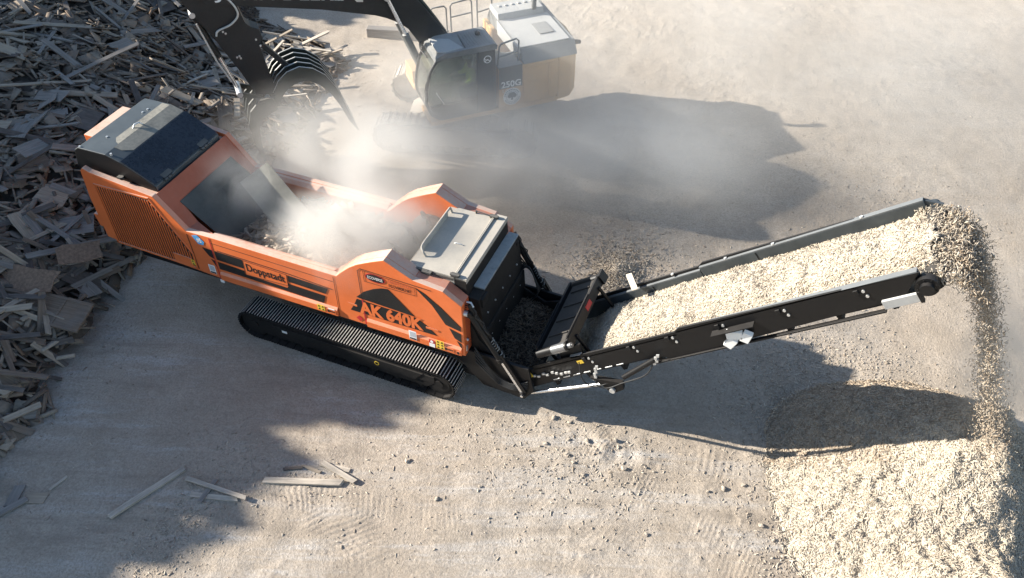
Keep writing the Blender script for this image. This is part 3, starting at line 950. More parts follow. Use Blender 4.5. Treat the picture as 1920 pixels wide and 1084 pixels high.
for sg in (-1, 1):
    b = MB()
    y0, y1 = (-0.935, -0.90) if sg < 0 else (0.80, 0.835)
    yb0, yb1 = (-0.935, -0.83) if sg < 0 else (0.75, 0.84)
    b.prism(near, y0, y1, 0)
    b.obox(CP(1.91, (yb0 + yb1) / 2, 0.032), CU * 3.86, (0, yb1 - yb0, 0), CN * 0.03, 3)     # upper board flange
    b.obox(CP(5.45, (yb0 + yb1) / 2, -0.025), CU * 3.20, (0, yb1 - yb0, 0), CN * 0.03, 3)
    yi = -0.845 if sg < 0 else 0.765
    b.obox(CP(1.91, yi, -0.17), CU * 3.86, (0, 0.03, 0), CN * 0.37, 1)
    b.obox(CP(5.45, yi, -0.22), CU * 3.20, (0, 0.03, 0), CN * 0.36, 1)
    if sg < 0:
        for s in (0.75, 1.95, 3.0, 3.95, 4.75, 5.75):
            b.cyl(CP(s, -0.936, -0.06), CP(s, -0.955, -0.06), 0.024, 10, 2)
            b.cyl(CP(s - 0.02, -0.936, -0.16), CP(s - 0.02, -0.955, -0.16), 0.024, 10, 2)
            b.obox(CP(s + 0.10, -0.95, -0.05), CU * 0.07, (0, 0.03, 0), CN * 0.08, 0)
        b.obox(CP(2.6, -0.93, -0.50), CU * 4.0, (0, 0.07, 0), CN * 0.03, 0)
        for k in range(7):
            b.obox(CP(6.75 - 0.25 * k, -0.939, -0.36), CU * 0.16, (0, 0.008, 0), CN * 0.022, 2)
        b.obox(CP(4.25, -0.94, -0.52), CU * 0.3, (0, 0.02, 0), CN * 0.02, 2)
    else:
        for s in (0.9, 2.4, 3.3, 4.4):
            b.cyl(CP(s, 0.78, 0.048), CP(s, 0.78, 0.07), 0.03, 10, 2)
        b.obox(CP(2.75, 0.744, -0.15), CU * 0.015, (0, 0.01, 0), CN * 0.33, 0)
        b.obox(CP(4.9, 0.744, -0.2), CU * 0.015, (0, 0.01, 0), CN * 0.30, 0)
    S("conveyor_side", b, [M['black'], M['rail'], M['bright'], M['flange']], conv, 0.006)
mb = MB()
mb.obox(CP(3.6, -0.045, -0.385), CU * 7.0, (0, 1.50, 0), CN * 0.02)
S("belt", mb, M['belt'], conv)
mb = MB()
mb.cyl(CP(-0.10, -0.80, -0.28), CP(-0.10, 0.72, -0.28), 0.17, 24)
S("head_pulley", mb, M['belt'], conv)
mb = MB()
mb.cyl(CP(-0.06, -0.99, -0.22), CP(-0.06, -0.86, -0.22), 0.155, 22)
mb.cyl(CP(-0.06, -1.06, -0.22), CP(-0.06, -0.98, -0.22), 0.095, 18)
for k in range(8):
    t = k * math.pi / 4
    mb.cyl(CP(-0.06 + 0.125 * math.cos(t), -1.0, -0.22 + 0.125 * math.sin(t)), CP(-0.06 + 0.125 * math.cos(t), -0.985, -0.22 + 0.125 * math.sin(t)), 0.013, 8)
S("pulley_motor", mb, M['black'], conv, 0.006)
mb = MB()
mb.obox(CP(0.34, -0.955, -0.37), CU * 0.50, (0, 0.03, 0.02), CN * 0.15)
S("motor_guard", mb, M['exc_roof'], conv, 0.006)
mb = MB()
mb.obox(CP(0.08, -0.955, -0.36), CU * 0.05, (0, 0.08, 0), CN * 0.20)
S("guard_bracket", mb, M['black'], conv, 0.004)
mb = MB()
mb.prism([(5.10, 5.30), (5.42, 5.42), (5.40, 5.58), (5.10, 5.58)], 0.78, 0.84)
mb.cyl((5.30, 0.74, 5.46), (5.30, 0.93, 5.46), 0.09, 14)
S("bearing_bracket", mb, M['rail'], conv, 0.006)
mb = MB()
for (s, h, a, w) in ((3.02, -0.38, 0.5, 0.20), (2.88, -0.24, -0.3, 0.26), (2.72, -0.34, 0.7, 0.20)):
    t = CU * math.cos(a) + CN * math.sin(a)
    nn = CN * math.cos(a) - CU * math.sin(a)
    mb.obox(CP(s, -1.00, h), t * w, (0, 0.05, 0.05), nn * 0.15)
S("work_lamp", mb, M['white'], conv, 0.01)
mb = MB()
mb.obox(CP(2.86, -1.0, -0.13), CU * 0.75, (0, 0.14, 0), CN * 0.015)
S("lamp_bracket", mb, M['black'], conv)
# underside strut, tow frame
mb = MB()
mb.tube([(-0.42, -1.0, 0.46), (1.05, -1.0, 1.42)], 0.035, 10)
S("support_tube", mb, M['chrome'], conv)
mb = MB()
mb.cyl((1.36, -1.0, 1.74), (1.85, -1.0, 2.44), 0.05, 12)
mb.prism([(0.75, 1.50), (1.35, 1.62), (1.40, 1.46), (1.20, 1.25), (1.02, 1.38)], -1.05, -0.96)
S("fold_cylinder", mb, M['black'], conv)
mb = MB()
mb.tube(spline([(0.85, -1.0, 1.55), (0.90, -1.08, 1.40), (1.1, -1.08, 1.40), (1.35, -1.05, 1.62), (1.75, -1.06, 2.05), (1.85, -1.0, 2.42)], 6), 0.013, 6)
mb.tube(spline([(0.5, -0.98, 1.75), (0.62, -1.06, 1.40), (0.85, -1.06, 1.30), (1.10, -1.04, 1.50)], 6), 0.013, 6)
S("fold_hose", mb, M['hose'], conv)
mb = MB()
mb.cyl((1.20, -1.10, 1.37), (1.20, -0.95, 1.37), 0.055, 14)
for k in range(6):
    mb.obox((0.83 + 0.02 * (k % 2), -1.03, 1.48 + 0.07 * k), (0.05, 0, 0.02), (0, 0.03, 0), (-0.01, 0, 0.05))
for k in range(4):
    mb.obox((1.86 + 0.03 * (k % 2), -1.02, 2.36 + 0.07 * k), (0.05, 0, 0.02), (0, 0.03, 0), (-0.01, 0, 0.05))
for k in range(9):
    mb.obox((-0.36 + 0.085 * k + 0.03 * random.random(), -0.97, 0.93 + 0.055 * k + 0.08 * random.random()), (0.05, 0, 0.03), (0, 0.03, 0), (-0.02, 0, 0.035))
S("pin_and_chain", mb, M['bright'], conv)
mb = MB()
mb.obox(CP(5.98, -0.94, -0.10), CU * 0.13, (0, 0.012, 0), CN * 0.075)
mb.obox(CP(7.20, -0.99, -0.08), CU * 0.10, (0, 0.012, 0), CN * 0.12)
S("warning_sticker", mb, M['yellow'], conv)
mb = MB()
mb.obox(CP(7.32, -0.99, -0.06), CU * 0.10, (0, 0.012, 0), CN * 0.10)
mb.obox(CP(7.50, -1.09, -0.30), CU * 0.07, (0, 0.012, 0), CN * 0.07)
S("notice_sticker", mb, M['white'], conv)
mb = MB()
mb.obox(CP(6.0, -0.90, 0.035), CU * 0.26, (0, 0.07, 0), CN * 0.05)
S("rail_clamp", mb, M['bright'], conv, 0.006)
mb = MB()
mb.obox((0.93, 0.72, 2.44), (0.10, -0.02, 0.09), (-0.22, 0.33, 0.02), (0, 0.005, 0.03))
S("loose_prop", mb, WOODS['pale'], conv)

# ---------------- cross-belt magnet over the conveyor foot
mu, mn = CU, CN
mv = Vector((0.03, 1.0, 0.13)).normalized()
MC = Vector((-0.01, -0.06, 1.95))
def MP(a, b_, h):
    return MC + mu * a + mv * b_ + mn * h
mb = MB()
mb.obox(MP(0, 0, -0.05), mu * 0.62, mv * 1.60, mn * 0.10)
mag = S("magnet_separator", mb, M['black'], bevel=0.01)
mb = MB()
mb.obox(MP(0, 0, 0.012), mu * 0.58, mv * 1.62, mn * 0.02)
for k in range(4):
    mb.obox(MP(0, -0.55 + 0.38 * k, 0.035), mu * 0.46, mv * 0.03, mn * 0.03)
S("magnet_belt", mb, M['belt'], mag)
for a in (-0.36, 0.36):
    b = MB()
    b.obox(MP(a, 0.02, -0.02), mu * 0.06, mv * 1.72, mn * 0.20)
    b.obox(MP(a * 1.02, -0.25, 0.095), mu * 0.035, mv * 1.1, mn * 0.03)
    S("magnet_rail", b, M['black'], mag, 0.008)
mb = MB()
mb.cyl(MP(-0.36, -0.88, -0.02), MP(0.36, -0.88, -0.02), 0.085, 18)
mb.cyl(MP(0.36, -0.88, -0.02), MP(0.45, -0.88, -0.02), 0.05, 14, 1)
mb.cyl(MP(0.42, -0.88, -0.02), MP(0.47, -0.88, -0.02), 0.03, 12, 1)
mb.cyl(MP(0.0, -0.88, -0.02), MP(0.32, -0.88, -0.02), 0.088, 18, 1)
S("magnet_roller", mb, [M['black'], M['rollersteel']], mag)
mb = MB()
mb.cyl(MP(-0.36, 0.86, -0.02), MP(0.36, 0.86, -0.02), 0.085, 18)
mb.obox(MP(0.40, 0.86, -0.02), mu * 0.06, mv * 0.2, mn * 0.22)
S("magnet_roller", mb, M['black'], mag)
mb = MB()
mb.obox(MP(0.393, 0.12, -0.02), mu * 0.006, mv * 0.22, mn * 0.10)
S("magnet_sticker", mb, M['red'], mag)
for (a, b_) in ((-0.40, -0.6), (0.40, -0.6), (-0.40, 0.6), (0.40, 0.6)):
    mb = MB()
    p = MP(a, b_, -0.05)
    mb.tube([p, p - mn * 0.5], 0.035, 8)
    S("magnet_bracket", mb, M['black'], mag)
mb = MB()
mb.prism([(0.05, 1.75), (0.45, 2.10), (0.55, 1.80), (0.40, 1.55), (0.15, 1.50)], -0.86, -0.82)
S("magnet_guard", mb, M['black'], mag)

# ---------------- graphics on the near side
YP = -1.2545
YS = -1.2985
def decal(name, poly, mat, y=YP, t=0.004):
    b = MB()
    b.prism(poly, y - t, y)
    return S(name, b, mat)
def line(name, pts, mat, w=0.014, y=YP, t=0.004):
    b = MB()
    for p, q in zip(pts, pts[1:]):
        p, q = Vector((p[0], y - t / 2, p[1])), Vector((q[0], y - t / 2, q[1]))
        d = q - p
        b.obox((p + q) / 2, d * 1.01, Vector((0, t, 0)), d.normalized().cross(Vector((0, 1, 0))) * w)
    return S(name, b, mat)
line("seam_shadow_line", [(-7.30, 2.42), (-7.335, 1.32)], M['red'], 0.022)
line("seam_shadow_line", [(-7.86, 2.36), (-7.86, 1.40)], M['seam'], 0.016)
line("seam_shadow_line", [(-3.85, 1.30), (-3.83, 2.76), (-3.76, 2.83), (-2.30, 2.79)], M['seam'], 0.012)
line("seam_shadow_line", [(-3.84, 1.32), (-3.83, 2.0)], M['red'], 0.028, YP, 0.006)
line("seam_shadow_line", [(-4.45, 1.32), (-4.42, 2.38)], M['seam'], 0.008)
line("seam_shadow_line", [(-7.28, 2.30), (-4.46, 2.25)], M['seam'], 0.008)
line("seam_shadow_line", [(-7.18, 2.125), (-5.55, 2.09), (-4.50, 2.02)], M['seam'], 0.018)  # dark strip standing in for the shadow along the top of the recess
decal("stripe", [(-7.27, 2.10), (-7.27, 1.86), (-6.60, 1.84), (-6.60, 2.085)], M['decal_black'])
decal("stripe", [(-7.27, 1.80), (-7.27, 1.60), (-6.62, 1.585), (-6.62, 1.775)], M['decal_black'])
decal("stripe", [(-5.52, 2.035), (-4.60, 2.005), (-4.68, 1.835), (-5.54, 1.86)], M['decal_black'])
decal("stripe", [(-6.62, 1.585), (-4.77, 1.545), (-4.70, 1.77), (-5.56, 1.795), (-5.60, 1.66), (-6.62, 1.68)], M['decal_black'])
decal("stripe", [(-7.56, 2.10), (-7.32, 2.10), (-7.33, 1.86), (-7.44, 1.90)], M['decal_black'])
decal("stripe", [(-7.42, 1.83), (-7.33, 1.80), (-7.33, 1.62)], M['decal_black'])
line("name_frame", [(-6.58, 2.075), (-5.55, 2.045), (-5.57, 1.74), (-6.60, 1.68), (-6.58, 2.075)], M['seam'], 0.010, YP - 0.004)
decal("name_panel", [(-6.58, 2.075), (-5.55, 2.045), (-5.57, 1.71), (-6.60, 1.68)], M['orange'], YP - 0.001, 0.004)
letter("maker_lettering", "Doppstadt", (-6.53, YP - 0.009, 1.745), (0.92, 0, -0.005), (0, 0, 0.27), M['decal_black'], shred, SO, 0.018)
# arch with the model figures
decal("arch_graphic", [(-3.96, 2.02), (-3.78, 2.22), (-3.55, 2.38), (-3.36, 2.47), (-3.22, 2.50), (-3.00, 2.28), (-2.75, 2.01), (-2.70, 1.965)], M['decal_black'])
decal("arch_graphic", [(-4.15, 1.60), (-4.04, 1.79), (-3.96, 1.97), (-2.66, 1.935), (-2.45, 1.80), (-2.26, 1.61)], M['decal_black'])
decal("dash_mark", [(-4.18, 1.80), (-3.98, 1.795), (-3.98, 1.745), (-4.18, 1.75)], M['orange'], YP - 0.004)
decal("dash_mark", [(-2.48, 1.79), (-2.22, 1.785), (-2.22, 1.735), (-2.48, 1.74)], M['orange'], YP - 0.004)
letter("model_lettering", "AK 640K", (-3.93, YP - 0.009, 1.60), (1.40, 0, 0.03), (0, 0, 0.35), M['orange'], shred, SO, 0.045)
decal("sweep_stripe", [(-2.63, 2.76), (-2.45, 2.68), (-2.15, 2.45), (-1.74, 2.05), (-1.74, 1.93), (-2.05, 2.0), (-2.30, 2.42)], M['decal_black'])
decal("sweep_stripe", [(-1.98, 1.93), (-1.74, 1.86), (-1.74, 1.62), (-1.88, 1.70)], M['decal_black'])
decal("sweep_stripe", [(-1.84, 1.64), (-1.74, 1.58), (-1.74, 1.42)], M['decal_black'])
line("label_frame", [(-3.71, 2.80), (-2.64, 2.745), (-2.64, 2.54), (-3.71, 2.53), (-3.71, 2.80)], M['seam'], 0.006)
b = MB()
ell = lambda rx, rz, n=28: [(-3.46 + rx * math.cos(2 * math.pi * k / n), 2.685 + rz * math.sin(2 * math.pi * k / n)) for k in range(n)]
b.prism(ell(0.215, 0.105), YP - 0.004, YP, 1)
b.prism(ell(0.195, 0.088), YP - 0.006, YP - 0.004, 0)
S("maker_badge", b, [M['decal_black'], M['red']])
letter("badge_lettering", "ECOVERSE", (-3.62, YP - 0.010, 2.650), (0.32, 0, 0), (0, 0, 0.07), M['white'], shred, SO, 0.01)
letter("phone_lettering", "440-937-3225", (-3.20, YP - 0.004, 2.675), (0.50, 0, 0), (0, 0, 0.075), M['shade_red'], shred, SO, 0.02)
letter("web_lettering", "ECOVERSE.NET", (-3.18, YP - 0.004, 2.575), (0.48, 0, 0), (0, 0, 0.075), M['decal_black'], shred, SO, 0.02)
# small plates and stickers
for (x, z) in ((-2.85, 1.34), (-7.56, 1.40)):
    b = MB()
    yy = YS if x > -5 else YP
    b.box(x, x + 0.16, yy - 0.004, yy, z, z + 0.24, 0)
    b.box(x + 0.02, x + 0.14, yy - 0.006, yy - 0.004, z + 0.075, z + 0.215, 2)
    b.box(x + 0.01, x + 0.15, yy - 0.006, yy - 0.004, z + 0.008, z + 0.05, 1)
    S("data_plate", b, [M['white'], M['decal_black'], pmat("plate_grey", (0.42, 0.44, 0.46), 0.5)])
def triangle(b, x, z, s, y, m):
    b.prism([(x - s, z - s * 0.8), (x + s, z - s * 0.8), (x, z + s)], y - 0.003, y, m)
for (x, z, cols, rows) in ((-2.27, 1.315, 2, 3), (-4.92, 1.36, 2, 2), (-7.98, 1.50, 1, 2)):
    b = MB()
    yy = YS if x > -5 else -1.275
    b.box(x, x + 0.085 * cols, yy - 0.004, yy, z, z + 0.075 * rows, 0)
    for i in range(cols):
        for j in range(rows):
            triangle(b, x + 0.085 * (i + 0.5), z + 0.075 * (j + 0.5), 0.026, yy - 0.0045, 1)
    S("warning_sticker", b, [M['yellow'], M['decal_black']])
b = MB()
b.box(-2.42, -2.30, YS - 0.004, YS, 1.30, 1.40, 0)
b.box(-2.42, -2.30, YS - 0.004, YS, 1.402, 1.50, 1)
b.cyl((-2.36, YS - 0.004, 1.45), (-2.36, YS - 0.007, 1.45), 0.032, 14, 0)
S("notice_sticker", b, [M['white'], M['red']])
for (x0, x1, z) in ((-2.10, -1.90, 1.32), (-4.70, -4.50, 1.36), (-1.84, -1.76, 1.30)):
    b = MB()
    b.box(x0, x1, YS - 0.004, YS, z, z + 0.10, 0)
    b.box(x0 + 0.01, x0 + 0.06, YS - 0.006, YS - 0.004, z + 0.015, z + 0.085, 1)
    for k in range(4):
        b.box(x0 + 0.07 + 0.03 * k, x0 + 0.09 + 0.03 * k, YS - 0.006, YS - 0.004, z + 0.03, z + 0.07, 1) if x0 + 0.09 + 0.03 * k < x1 else None
    S("hazard_sticker", b, [M['orange'], M['decal_black']])
b = MB()
b.box(-4.66, -4.52, YS - 0.004, YS, 1.455, 1.49)
S("small_notice", b, M['white'])
b = MB()
b.prism([(-4.05, 1.42), (-3.97, 1.50), (-3.89, 1.42), (-3.97, 1.34)], YP - 0.004, YP)
S("diamond_mark", b, M['red'])
b = MB()
b.prism([(-7.74, 2.36), (-7.60, 2.42), (-7.46, 2.27), (-7.50, 2.18), (-7.63, 2.17)], YP - 0.004, YP)
S("number_tag", b, M['blue'])
letter("number_lettering", "#5", (-7.64, YP - 0.007, 2.215), (0.12, 0, 0), (0, 0, 0.13), M['white'], shred, SO, 0.02)
b = MB()
ring = lambda r: [(-3.60 + r * math.cos(2 * math.pi * k / 20), 0.46 + r * math.sin(2 * math.pi * k / 20)) for k in range(20)]
b.prism(ring(0.055), -1.479, -1.474, 0)
b.prism(ring(0.036), -1.482, -1.479, 1)
S("tie_down_ring", b, [M['yellow'], M['black']])
b = MB()
b.box(-5.86, -5.74, -1.482, -1.474, 0.46, 0.52)
b.box(-7.36, -7.26, -1.262, -1.255, 1.20, 1.28)
S("small_plate", b, M['white'])

# ================================================================== THE EXCAVATOR (built facing +x, cab on +y)
EXO, EXR = (-5.98, 7.81, 0.0), R_(223.7)
exc = empty("excavator", EXO, "dusty tracked excavator with raised black boom and grapple, half veiled in wood dust", "excavator", EXR)
def E(name, mb, mats, parent=None, bevel=0.0):
    return obj(name, mb, mats, parent or exc, (0, 0, 0), bevel)
UR = R_(-26.7)
mb = MB()
mb.box(-0.9, 0.9, -1.05, 1.05, 0.45, 0.80)
mb.cyl((0, 0, 0.78), (0, 0, 1.06), 0.62, 28)
mb.prism([(-1.5, 0.40), (1.5, 0.40), (0.9, 0.75), (-0.9, 0.75)], -0.5, 0.5)
E("undercarriage", mb.rot(UR), M['exc_track'], bevel=0.01)
for sg in (-1, 1):
    y0, y1 = (min(sg * 1.0, sg * 1.6), max(sg * 1.0, sg * 1.6))
    tr = E("track", track_belt(-1.80, 1.80, 0.485, 0.44, y0, y1, 0.19, 1, 0.03, 0.035, 0.9).rot(UR), [M['exc_track'], M['exc_track']])
    b = MB()
    b.prism([(-1.75, 0.32), (-1.6, 0.22), (1.6, 0.22), (1.75, 0.32), (1.8, 0.6), (1.5, 0.76), (-1.5, 0.76), (-1.8, 0.6)], y0 + 0.08, y1 - 0.08)
    E("track_frame", b.rot(UR), M['exc_track'], tr, 0.02)
    for x, nm in ((-1.80, "drive_sprocket"), (1.80, "idler_wheel")):
        E(nm, wheel_mb(x, 0.485, 0.40, y0 + 0.12, y1 - 0.12).rot(UR), M['exc_track'], tr)
    for k in range(8):
        E("track_roller", wheel_mb(-1.4 + 0.4 * k, 0.17, 0.10, y0 + 0.10, y1 - 0.06, 14).rot(UR), M['exc_track'], tr)
# upper works
rear = [(-2.30, 1.44), (-2.72, 1.36), (-2.98, 1.08), (-3.12, 0.6), (-3.18, 0.0), (-3.12, -0.6), (-2.98, -1.08), (-2.72, -1.36), (-2.30, -1.44)]
mb = MB()
mb.prismz([(1.30, 1.40), (1.30, 0.50), (0.9, 0.40), (0.9, -0.4), (1.2, -0.55), (1.2, -1.42), (-2.30, -1.44), (-2.30, 1.44)], 1.06, 1.20)
E("platform", mb, M['exc_yellow'], bevel=0.015)
mb = MB()
mb.prismz(rear, 1.08, 2.36)
mb.prismz([(x * 0.995 + 0.02, y * 0.9) for x, y in rear], 2.355, 2.46)
E("counterweight", mb, M['exc_yellow'], bevel=0.05)
mb = MB()
mb.box(-2.29, -0.60, 0.70, 1.44, 1.205, 2.36)
mb.box(-2.29, -1.20, -1.44, -0.70, 1.205, 2.36)
body = E("side_body", mb, M['exc_yellow'], bevel=0.02)
for (x0, x1) in ((-2.68, -2.02), (-1.98, -1.30)):
    b = MB()
    b.box(max(x0, -2.29), x1, 1.442, 1.462, 1.30, 2.28)
    b.box(max(x0, -2.29) + 0.06, x1 - 0.06, 1.462, 1.470, 1.36, 1.86)
    b.box(max(x0, -2.29) + 0.06, x1 - 0.06, 1.462, 1.470, 1.92, 2.22)
    E("body_door", b, M['exc_yellow'], body, 0.012)
b = MB()
b.box(-1.26, -0.605, 1.442, 1.456, 1.78, 2.40)
E("number_panel", b, M['exc_black'], body, 0.004)
b = MB()
b.box(-1.27, -0.605, 0.70, 1.44, 2.362, 2.40)
E("battery_lid", b, M['exc_grey'], body, 0.01)
letter("number_lettering", "250G", (-0.66, 1.460, 1.80), (-0.56, 0, 0), (0, 0, 0.19), M['white'], exc, bold=0.03)
letter("class_lettering", "LC", (-0.70, 1.4585, 1.66), (-0.16, 0, 0), (0, 0, 0.09), M['white'], exc)
b = MB()
def ringxz(cx, cz, r, n=28):
    return [(cx + r * math.cos(2 * math.pi * k / n), cz + r * math.sin(2 * math.pi * k / n)) for k in range(n)]
b.prism(ringxz(-0.97, 1.50, 0.255), 1.4425, 1.4465, 0)
b.prism(ringxz(-0.97, 1.50, 0.165), 1.4465, 1.4490, 1)
b.prism(ringxz(-0.97, 1.50, 0.155), 1.4490, 1.4505, 0)
for (dx, dz, r) in ((0, 0.05, 0.08), (-0.07, 0.02, 0.06), (0.07, 0.02, 0.06), (-0.03, 0.07, 0.06), (0.04, 0.07, 0.06)):
    b.prism(ringxz(-0.97 + dx, 1.50 + dz, r, 14), 1.4505, 1.4525 + 0.0006 * (dx + 0.1) * 10, 1)
b.prism([(-1.0, 1.40), (-0.94, 1.40), (-0.955, 1.50), (-0.985, 1.50)], 1.4505, 1.4522, 1)
for k in range(26):   # unreadable small print round the rim
    t = 2 * math.pi * k / 26
    if 0.9 < k % 13 < 12:
        c = Vector((-0.97 + 0.21 * math.cos(t), 1.4475, 1.50 + 0.21 * math.sin(t)))
        b.obox(c, Vector((math.sin(t), 0, -math.cos(t))) * 0.026, (0, 0.002, 0), Vector((math.cos(t), 0, math.sin(t))) * 0.04, 1)
E("tree_roundel", b, [M['white'], M['exc_black']], body)
mb = MB()
mb.prismx([(1.44, 2.362), (1.20, 2.70), (-1.15, 2.76), (-1.42, 2.362)], -2.86, -1.30)
eh = E("engine_hood", mb, M['exc_grey'], bevel=0.03)
mb = MB()
mb.prismx([(1.19, 2.71), (1.19, 2.735), (-0.35, 2.775), (-0.35, 2.745)], -2.72, -1.24)
mb.prismx([(1.19, 2.735), (1.25, 2.60), (1.0, 2.40), (-0.3, 2.40), (-0.35, 2.775)], -1.295, -1.22)
E("hood_panel", mb, M['exc_roof'], eh, 0.02)
mb = MB()
mb.box(-2.45, -2.05, 0.15, 0.75, 2.752, 2.775)
E("hood_vent", mb, M['exc_grey'], eh)
mb = MB()
mb.prismx([(-0.36, 2.76), (-0.40, 2.93), (-1.02, 2.96), (-1.10, 2.78)], -2.62, -1.28)
for k in range(6):
    mb.box(-2.45 + 0.19 * k, -2.38 + 0.19 * k, -0.85, -0.75, 2.95, 2.975)
E("rear_hood", mb, M['exc_roof'], eh, 0.025)
mb = MB()
mb.tube(spline([(-2.35, -0.42, 2.90), (-2.35, -0.42, 3.10), (-2.38, -0.46, 3.28), (-2.50, -0.60, 3.42)], 6), 0.07, 12)
E("exhaust_pipe", mb, M['exc_grey'], eh)
mb = MB()
mb.cyl((-2.95, 1.05, 2.52), (-3.0, 1.22, 2.58), 0.055, 10)
mb.cyl((-2.95, 1.05, 2.46), (-2.95, 1.05, 2.54), 0.05, 10)
E("rear_camera", mb, M['exc_black'], eh)
# far side: tank, tool box, steps
mb = MB()
mb.box(-1.18, -0.15, -1.44, -0.52, 1.205, 2.12)
mb.box(-0.13, 0.60, -1.44, -0.60, 1.205, 1.90)
mb.box(0.62, 1.18, -1.42, -0.70, 1.205, 1.55)
E("tank_body", mb, M['exc_yellow'], bevel=0.025)
mb = MB()
mb.box(-1.15, -0.20, -1.3, -0.55, 2.122, 2.15)
mb.box(-0.55, -0.35, -0.45, -0.35, 1.2, 2.3)
for k in range(7):
    mb.tube(spline([(-1.1 + 0.1 * k, 0.62, 2.20), (-0.9 + 0.1 * k, 0.35, 2.32 + 0.04 * (k % 3)), (-0.6 + 0.1 * k, 0.1, 2.20), (-0.2 + 0.06 * k, 0.0, 2.05)], 4), 0.028, 6)
mb.box(-1.22, -0.1, -0.50, 0.68, 1.205, 1.75)
mb.box(-1.2, -0.7, 0.2, 0.65, 1.75, 2.15)
E("valve_bank", mb, M['exc_grey'], bevel=0.01)

# cab
CAB = [(-0.52, 1.205), (1.02, 1.205), (1.28, 1.42), (1.40, 1.85), (1.27, 2.55), (1.06, 2.93), (0.78, 3.03), (-0.50, 3.03)]
Y0, Y1 = 0.46, 1.44
mb = MB()
mb.box(-0.50, 1.02, Y0, Y1, 1.206, 1.28)
mb.box(-0.52, -0.44, Y0, Y1, 1.28, 2.95)
mb.prism([(-0.44, 1.28), (0.02, 1.28), (-0.06, 2.95), (-0.44, 2.95)], Y1 - 0.05, Y1)
mb.prism([(-0.44, 1.28), (1.02, 1.28), (1.25, 1.45), (1.33, 1.72), (-0.44, 1.72)], Y0, Y0 + 0.05)
mb.prism([(0.02, 1.28), (1.02, 1.28), (1.24, 1.45), (1.30, 1.64), (0.02, 1.64)], Y1 - 0.05, Y1)
cab = E("cab", mb, M['exc_black'], bevel=0.012)
mb = MB()
for y in (Y0 + 0.03, Y1 - 0.03):
    mb.tube([(1.02, y, 1.24)] + [(p[0], y, p[1]) for p in spline([(1.27, 1.42, 0), (1.385, 1.85, 0), (1.26, 2.55, 0), (1.05, 2.91, 0)], 5)] + [(0.76, y, 3.0)], 0.042, 8)
mb.tube([(1.27, Y0, 1.42), (1.27, Y1, 1.42)], 0.035, 8)
mb.tube([(1.03, Y0, 2.93), (1.03, Y1, 2.93)], 0.04, 8)
mb.tube([(0.0, Y1 - 0.02, 1.25), (-0.05, Y1 - 0.02, 2.98)], 0.035, 8)
mb.tube([(-0.1, Y0 + 0.02, 1.25), (-0.1, Y0 + 0.02, 2.98)], 0.03, 8)
mb.tube([(0.0, Y1 - 0.02, 1.68), (1.31, Y1 - 0.02, 1.68)], 0.022, 8)
E("cab_pillars", mb, M['exc_black'], cab)
mb = MB()
mb.prism([(0.03, 1.70), (1.32, 1.70), (1.345, 1.88), (1.23, 2.53), (1.02, 2.88), (0.76, 2.97), (-0.02, 2.97)], Y1 - 0.022, Y1 - 0.014)
E("door_window", mb, M['glass'], cab)
mb = MB()
gp = spline([(1.27, 1.45, 0), (1.375, 1.85, 0), (1.25, 2.55, 0), (1.04, 2.90, 0)], 5)
for p, q in zip(gp, gp[1:]):
    a, b_ = Vector((p[0], Y0 + 0.06, p[1])), Vector((q[0], Y0 + 0.06, q[1]))
    w = Vector((0, Y1 - Y0 - 0.12, 0))
    mb.add([a, a + w, b_ + w, b_], [(0, 1, 2, 3)])
E("windscreen", mb, M['glass'], cab)
mb = MB()
mb.prism([(-0.05, 1.74), (1.33, 1.74), (1.345, 1.88), (1.23, 2.53), (1.02, 2.88), (0.76, 2.97), (-0.05, 2.97)], Y0 + 0.014, Y0 + 0.022)
E("side_window", mb, M['glass'], cab)
mb = MB()
mb.prism([(-0.56, 2.955), (0.80, 2.955), (1.10, 2.90), (1.06, 3.0), (0.80, 3.10), (-0.50, 3.12), (-0.58, 3.06)], Y0 - 0.01, Y1 + 0.01)
for k in range(9):
    mb.box(-0.42 + 0.075 * k, -0.39 + 0.075 * k, Y0 + 0.12, Y1 - 0.1, 3.118, 3.13)
roof = E("cab_roof", mb, M['exc_grey'], cab, 0.03)
mb = MB()
mb.prismz([(0.98, Y0 + 0.10), (0.98, Y1 - 0.12), (0.80, Y1 - 0.04), (0.30, Y1 - 0.10), (0.50, Y0 + 0.3)], 3.085, 3.118)
E("roof_hatch_sun_patch", mb, M['exc_roof'], roof, 0.008)  # paler polygon painting the sunlit patch on the front roof hatch
mb = MB()
mb.cyl((-0.25, 0.82, 3.12), (-0.25, 0.82, 3.19), 0.06, 12)
mb.cyl((-0.25, 0.82, 3.19), (-0.25, 0.95, 3.20), 0.045, 12)
E("roof_lamp", mb, M['exc_black'], roof)
mb = MB()
mb.tube([(0.22, 0.65, 3.10), (0.26, 1.36, 3.12)], 0.012, 6)
mb.tube(spline([(1.12, 0.5, 2.98), (1.2, 0.55, 3.05), (1.25, 0.7, 2.95), (1.2, 1.1, 2.9)], 5), 0.02, 6)
E("roof_cable", mb, M['exc_black'], roof)
b = MB()
b.prism(ringxz(-0.30, 2.72, 0.105, 22), Y1 + 0.001, Y1 + 0.005, 0)
b.prism(ringxz(-0.30, 2.72, 0.085, 22), Y1 + 0.005, Y1 + 0.007, 1)
b.prism([(-0.245, 2.66), (-0.225, 2.66), (-0.255, 2.72), (-0.30, 2.73), (-0.345, 2.70), (-0.365, 2.66), (-0.35, 2.655), (-0.325, 2.69), (-0.30, 2.70), (-0.265, 2.695)], Y1 + 0.007, Y1 + 0.010, 0)
b.prism([(-0.25, 2.72), (-0.225, 2.77), (-0.21, 2.765), (-0.235, 2.71)], Y1 + 0.007, Y1 + 0.010, 0)
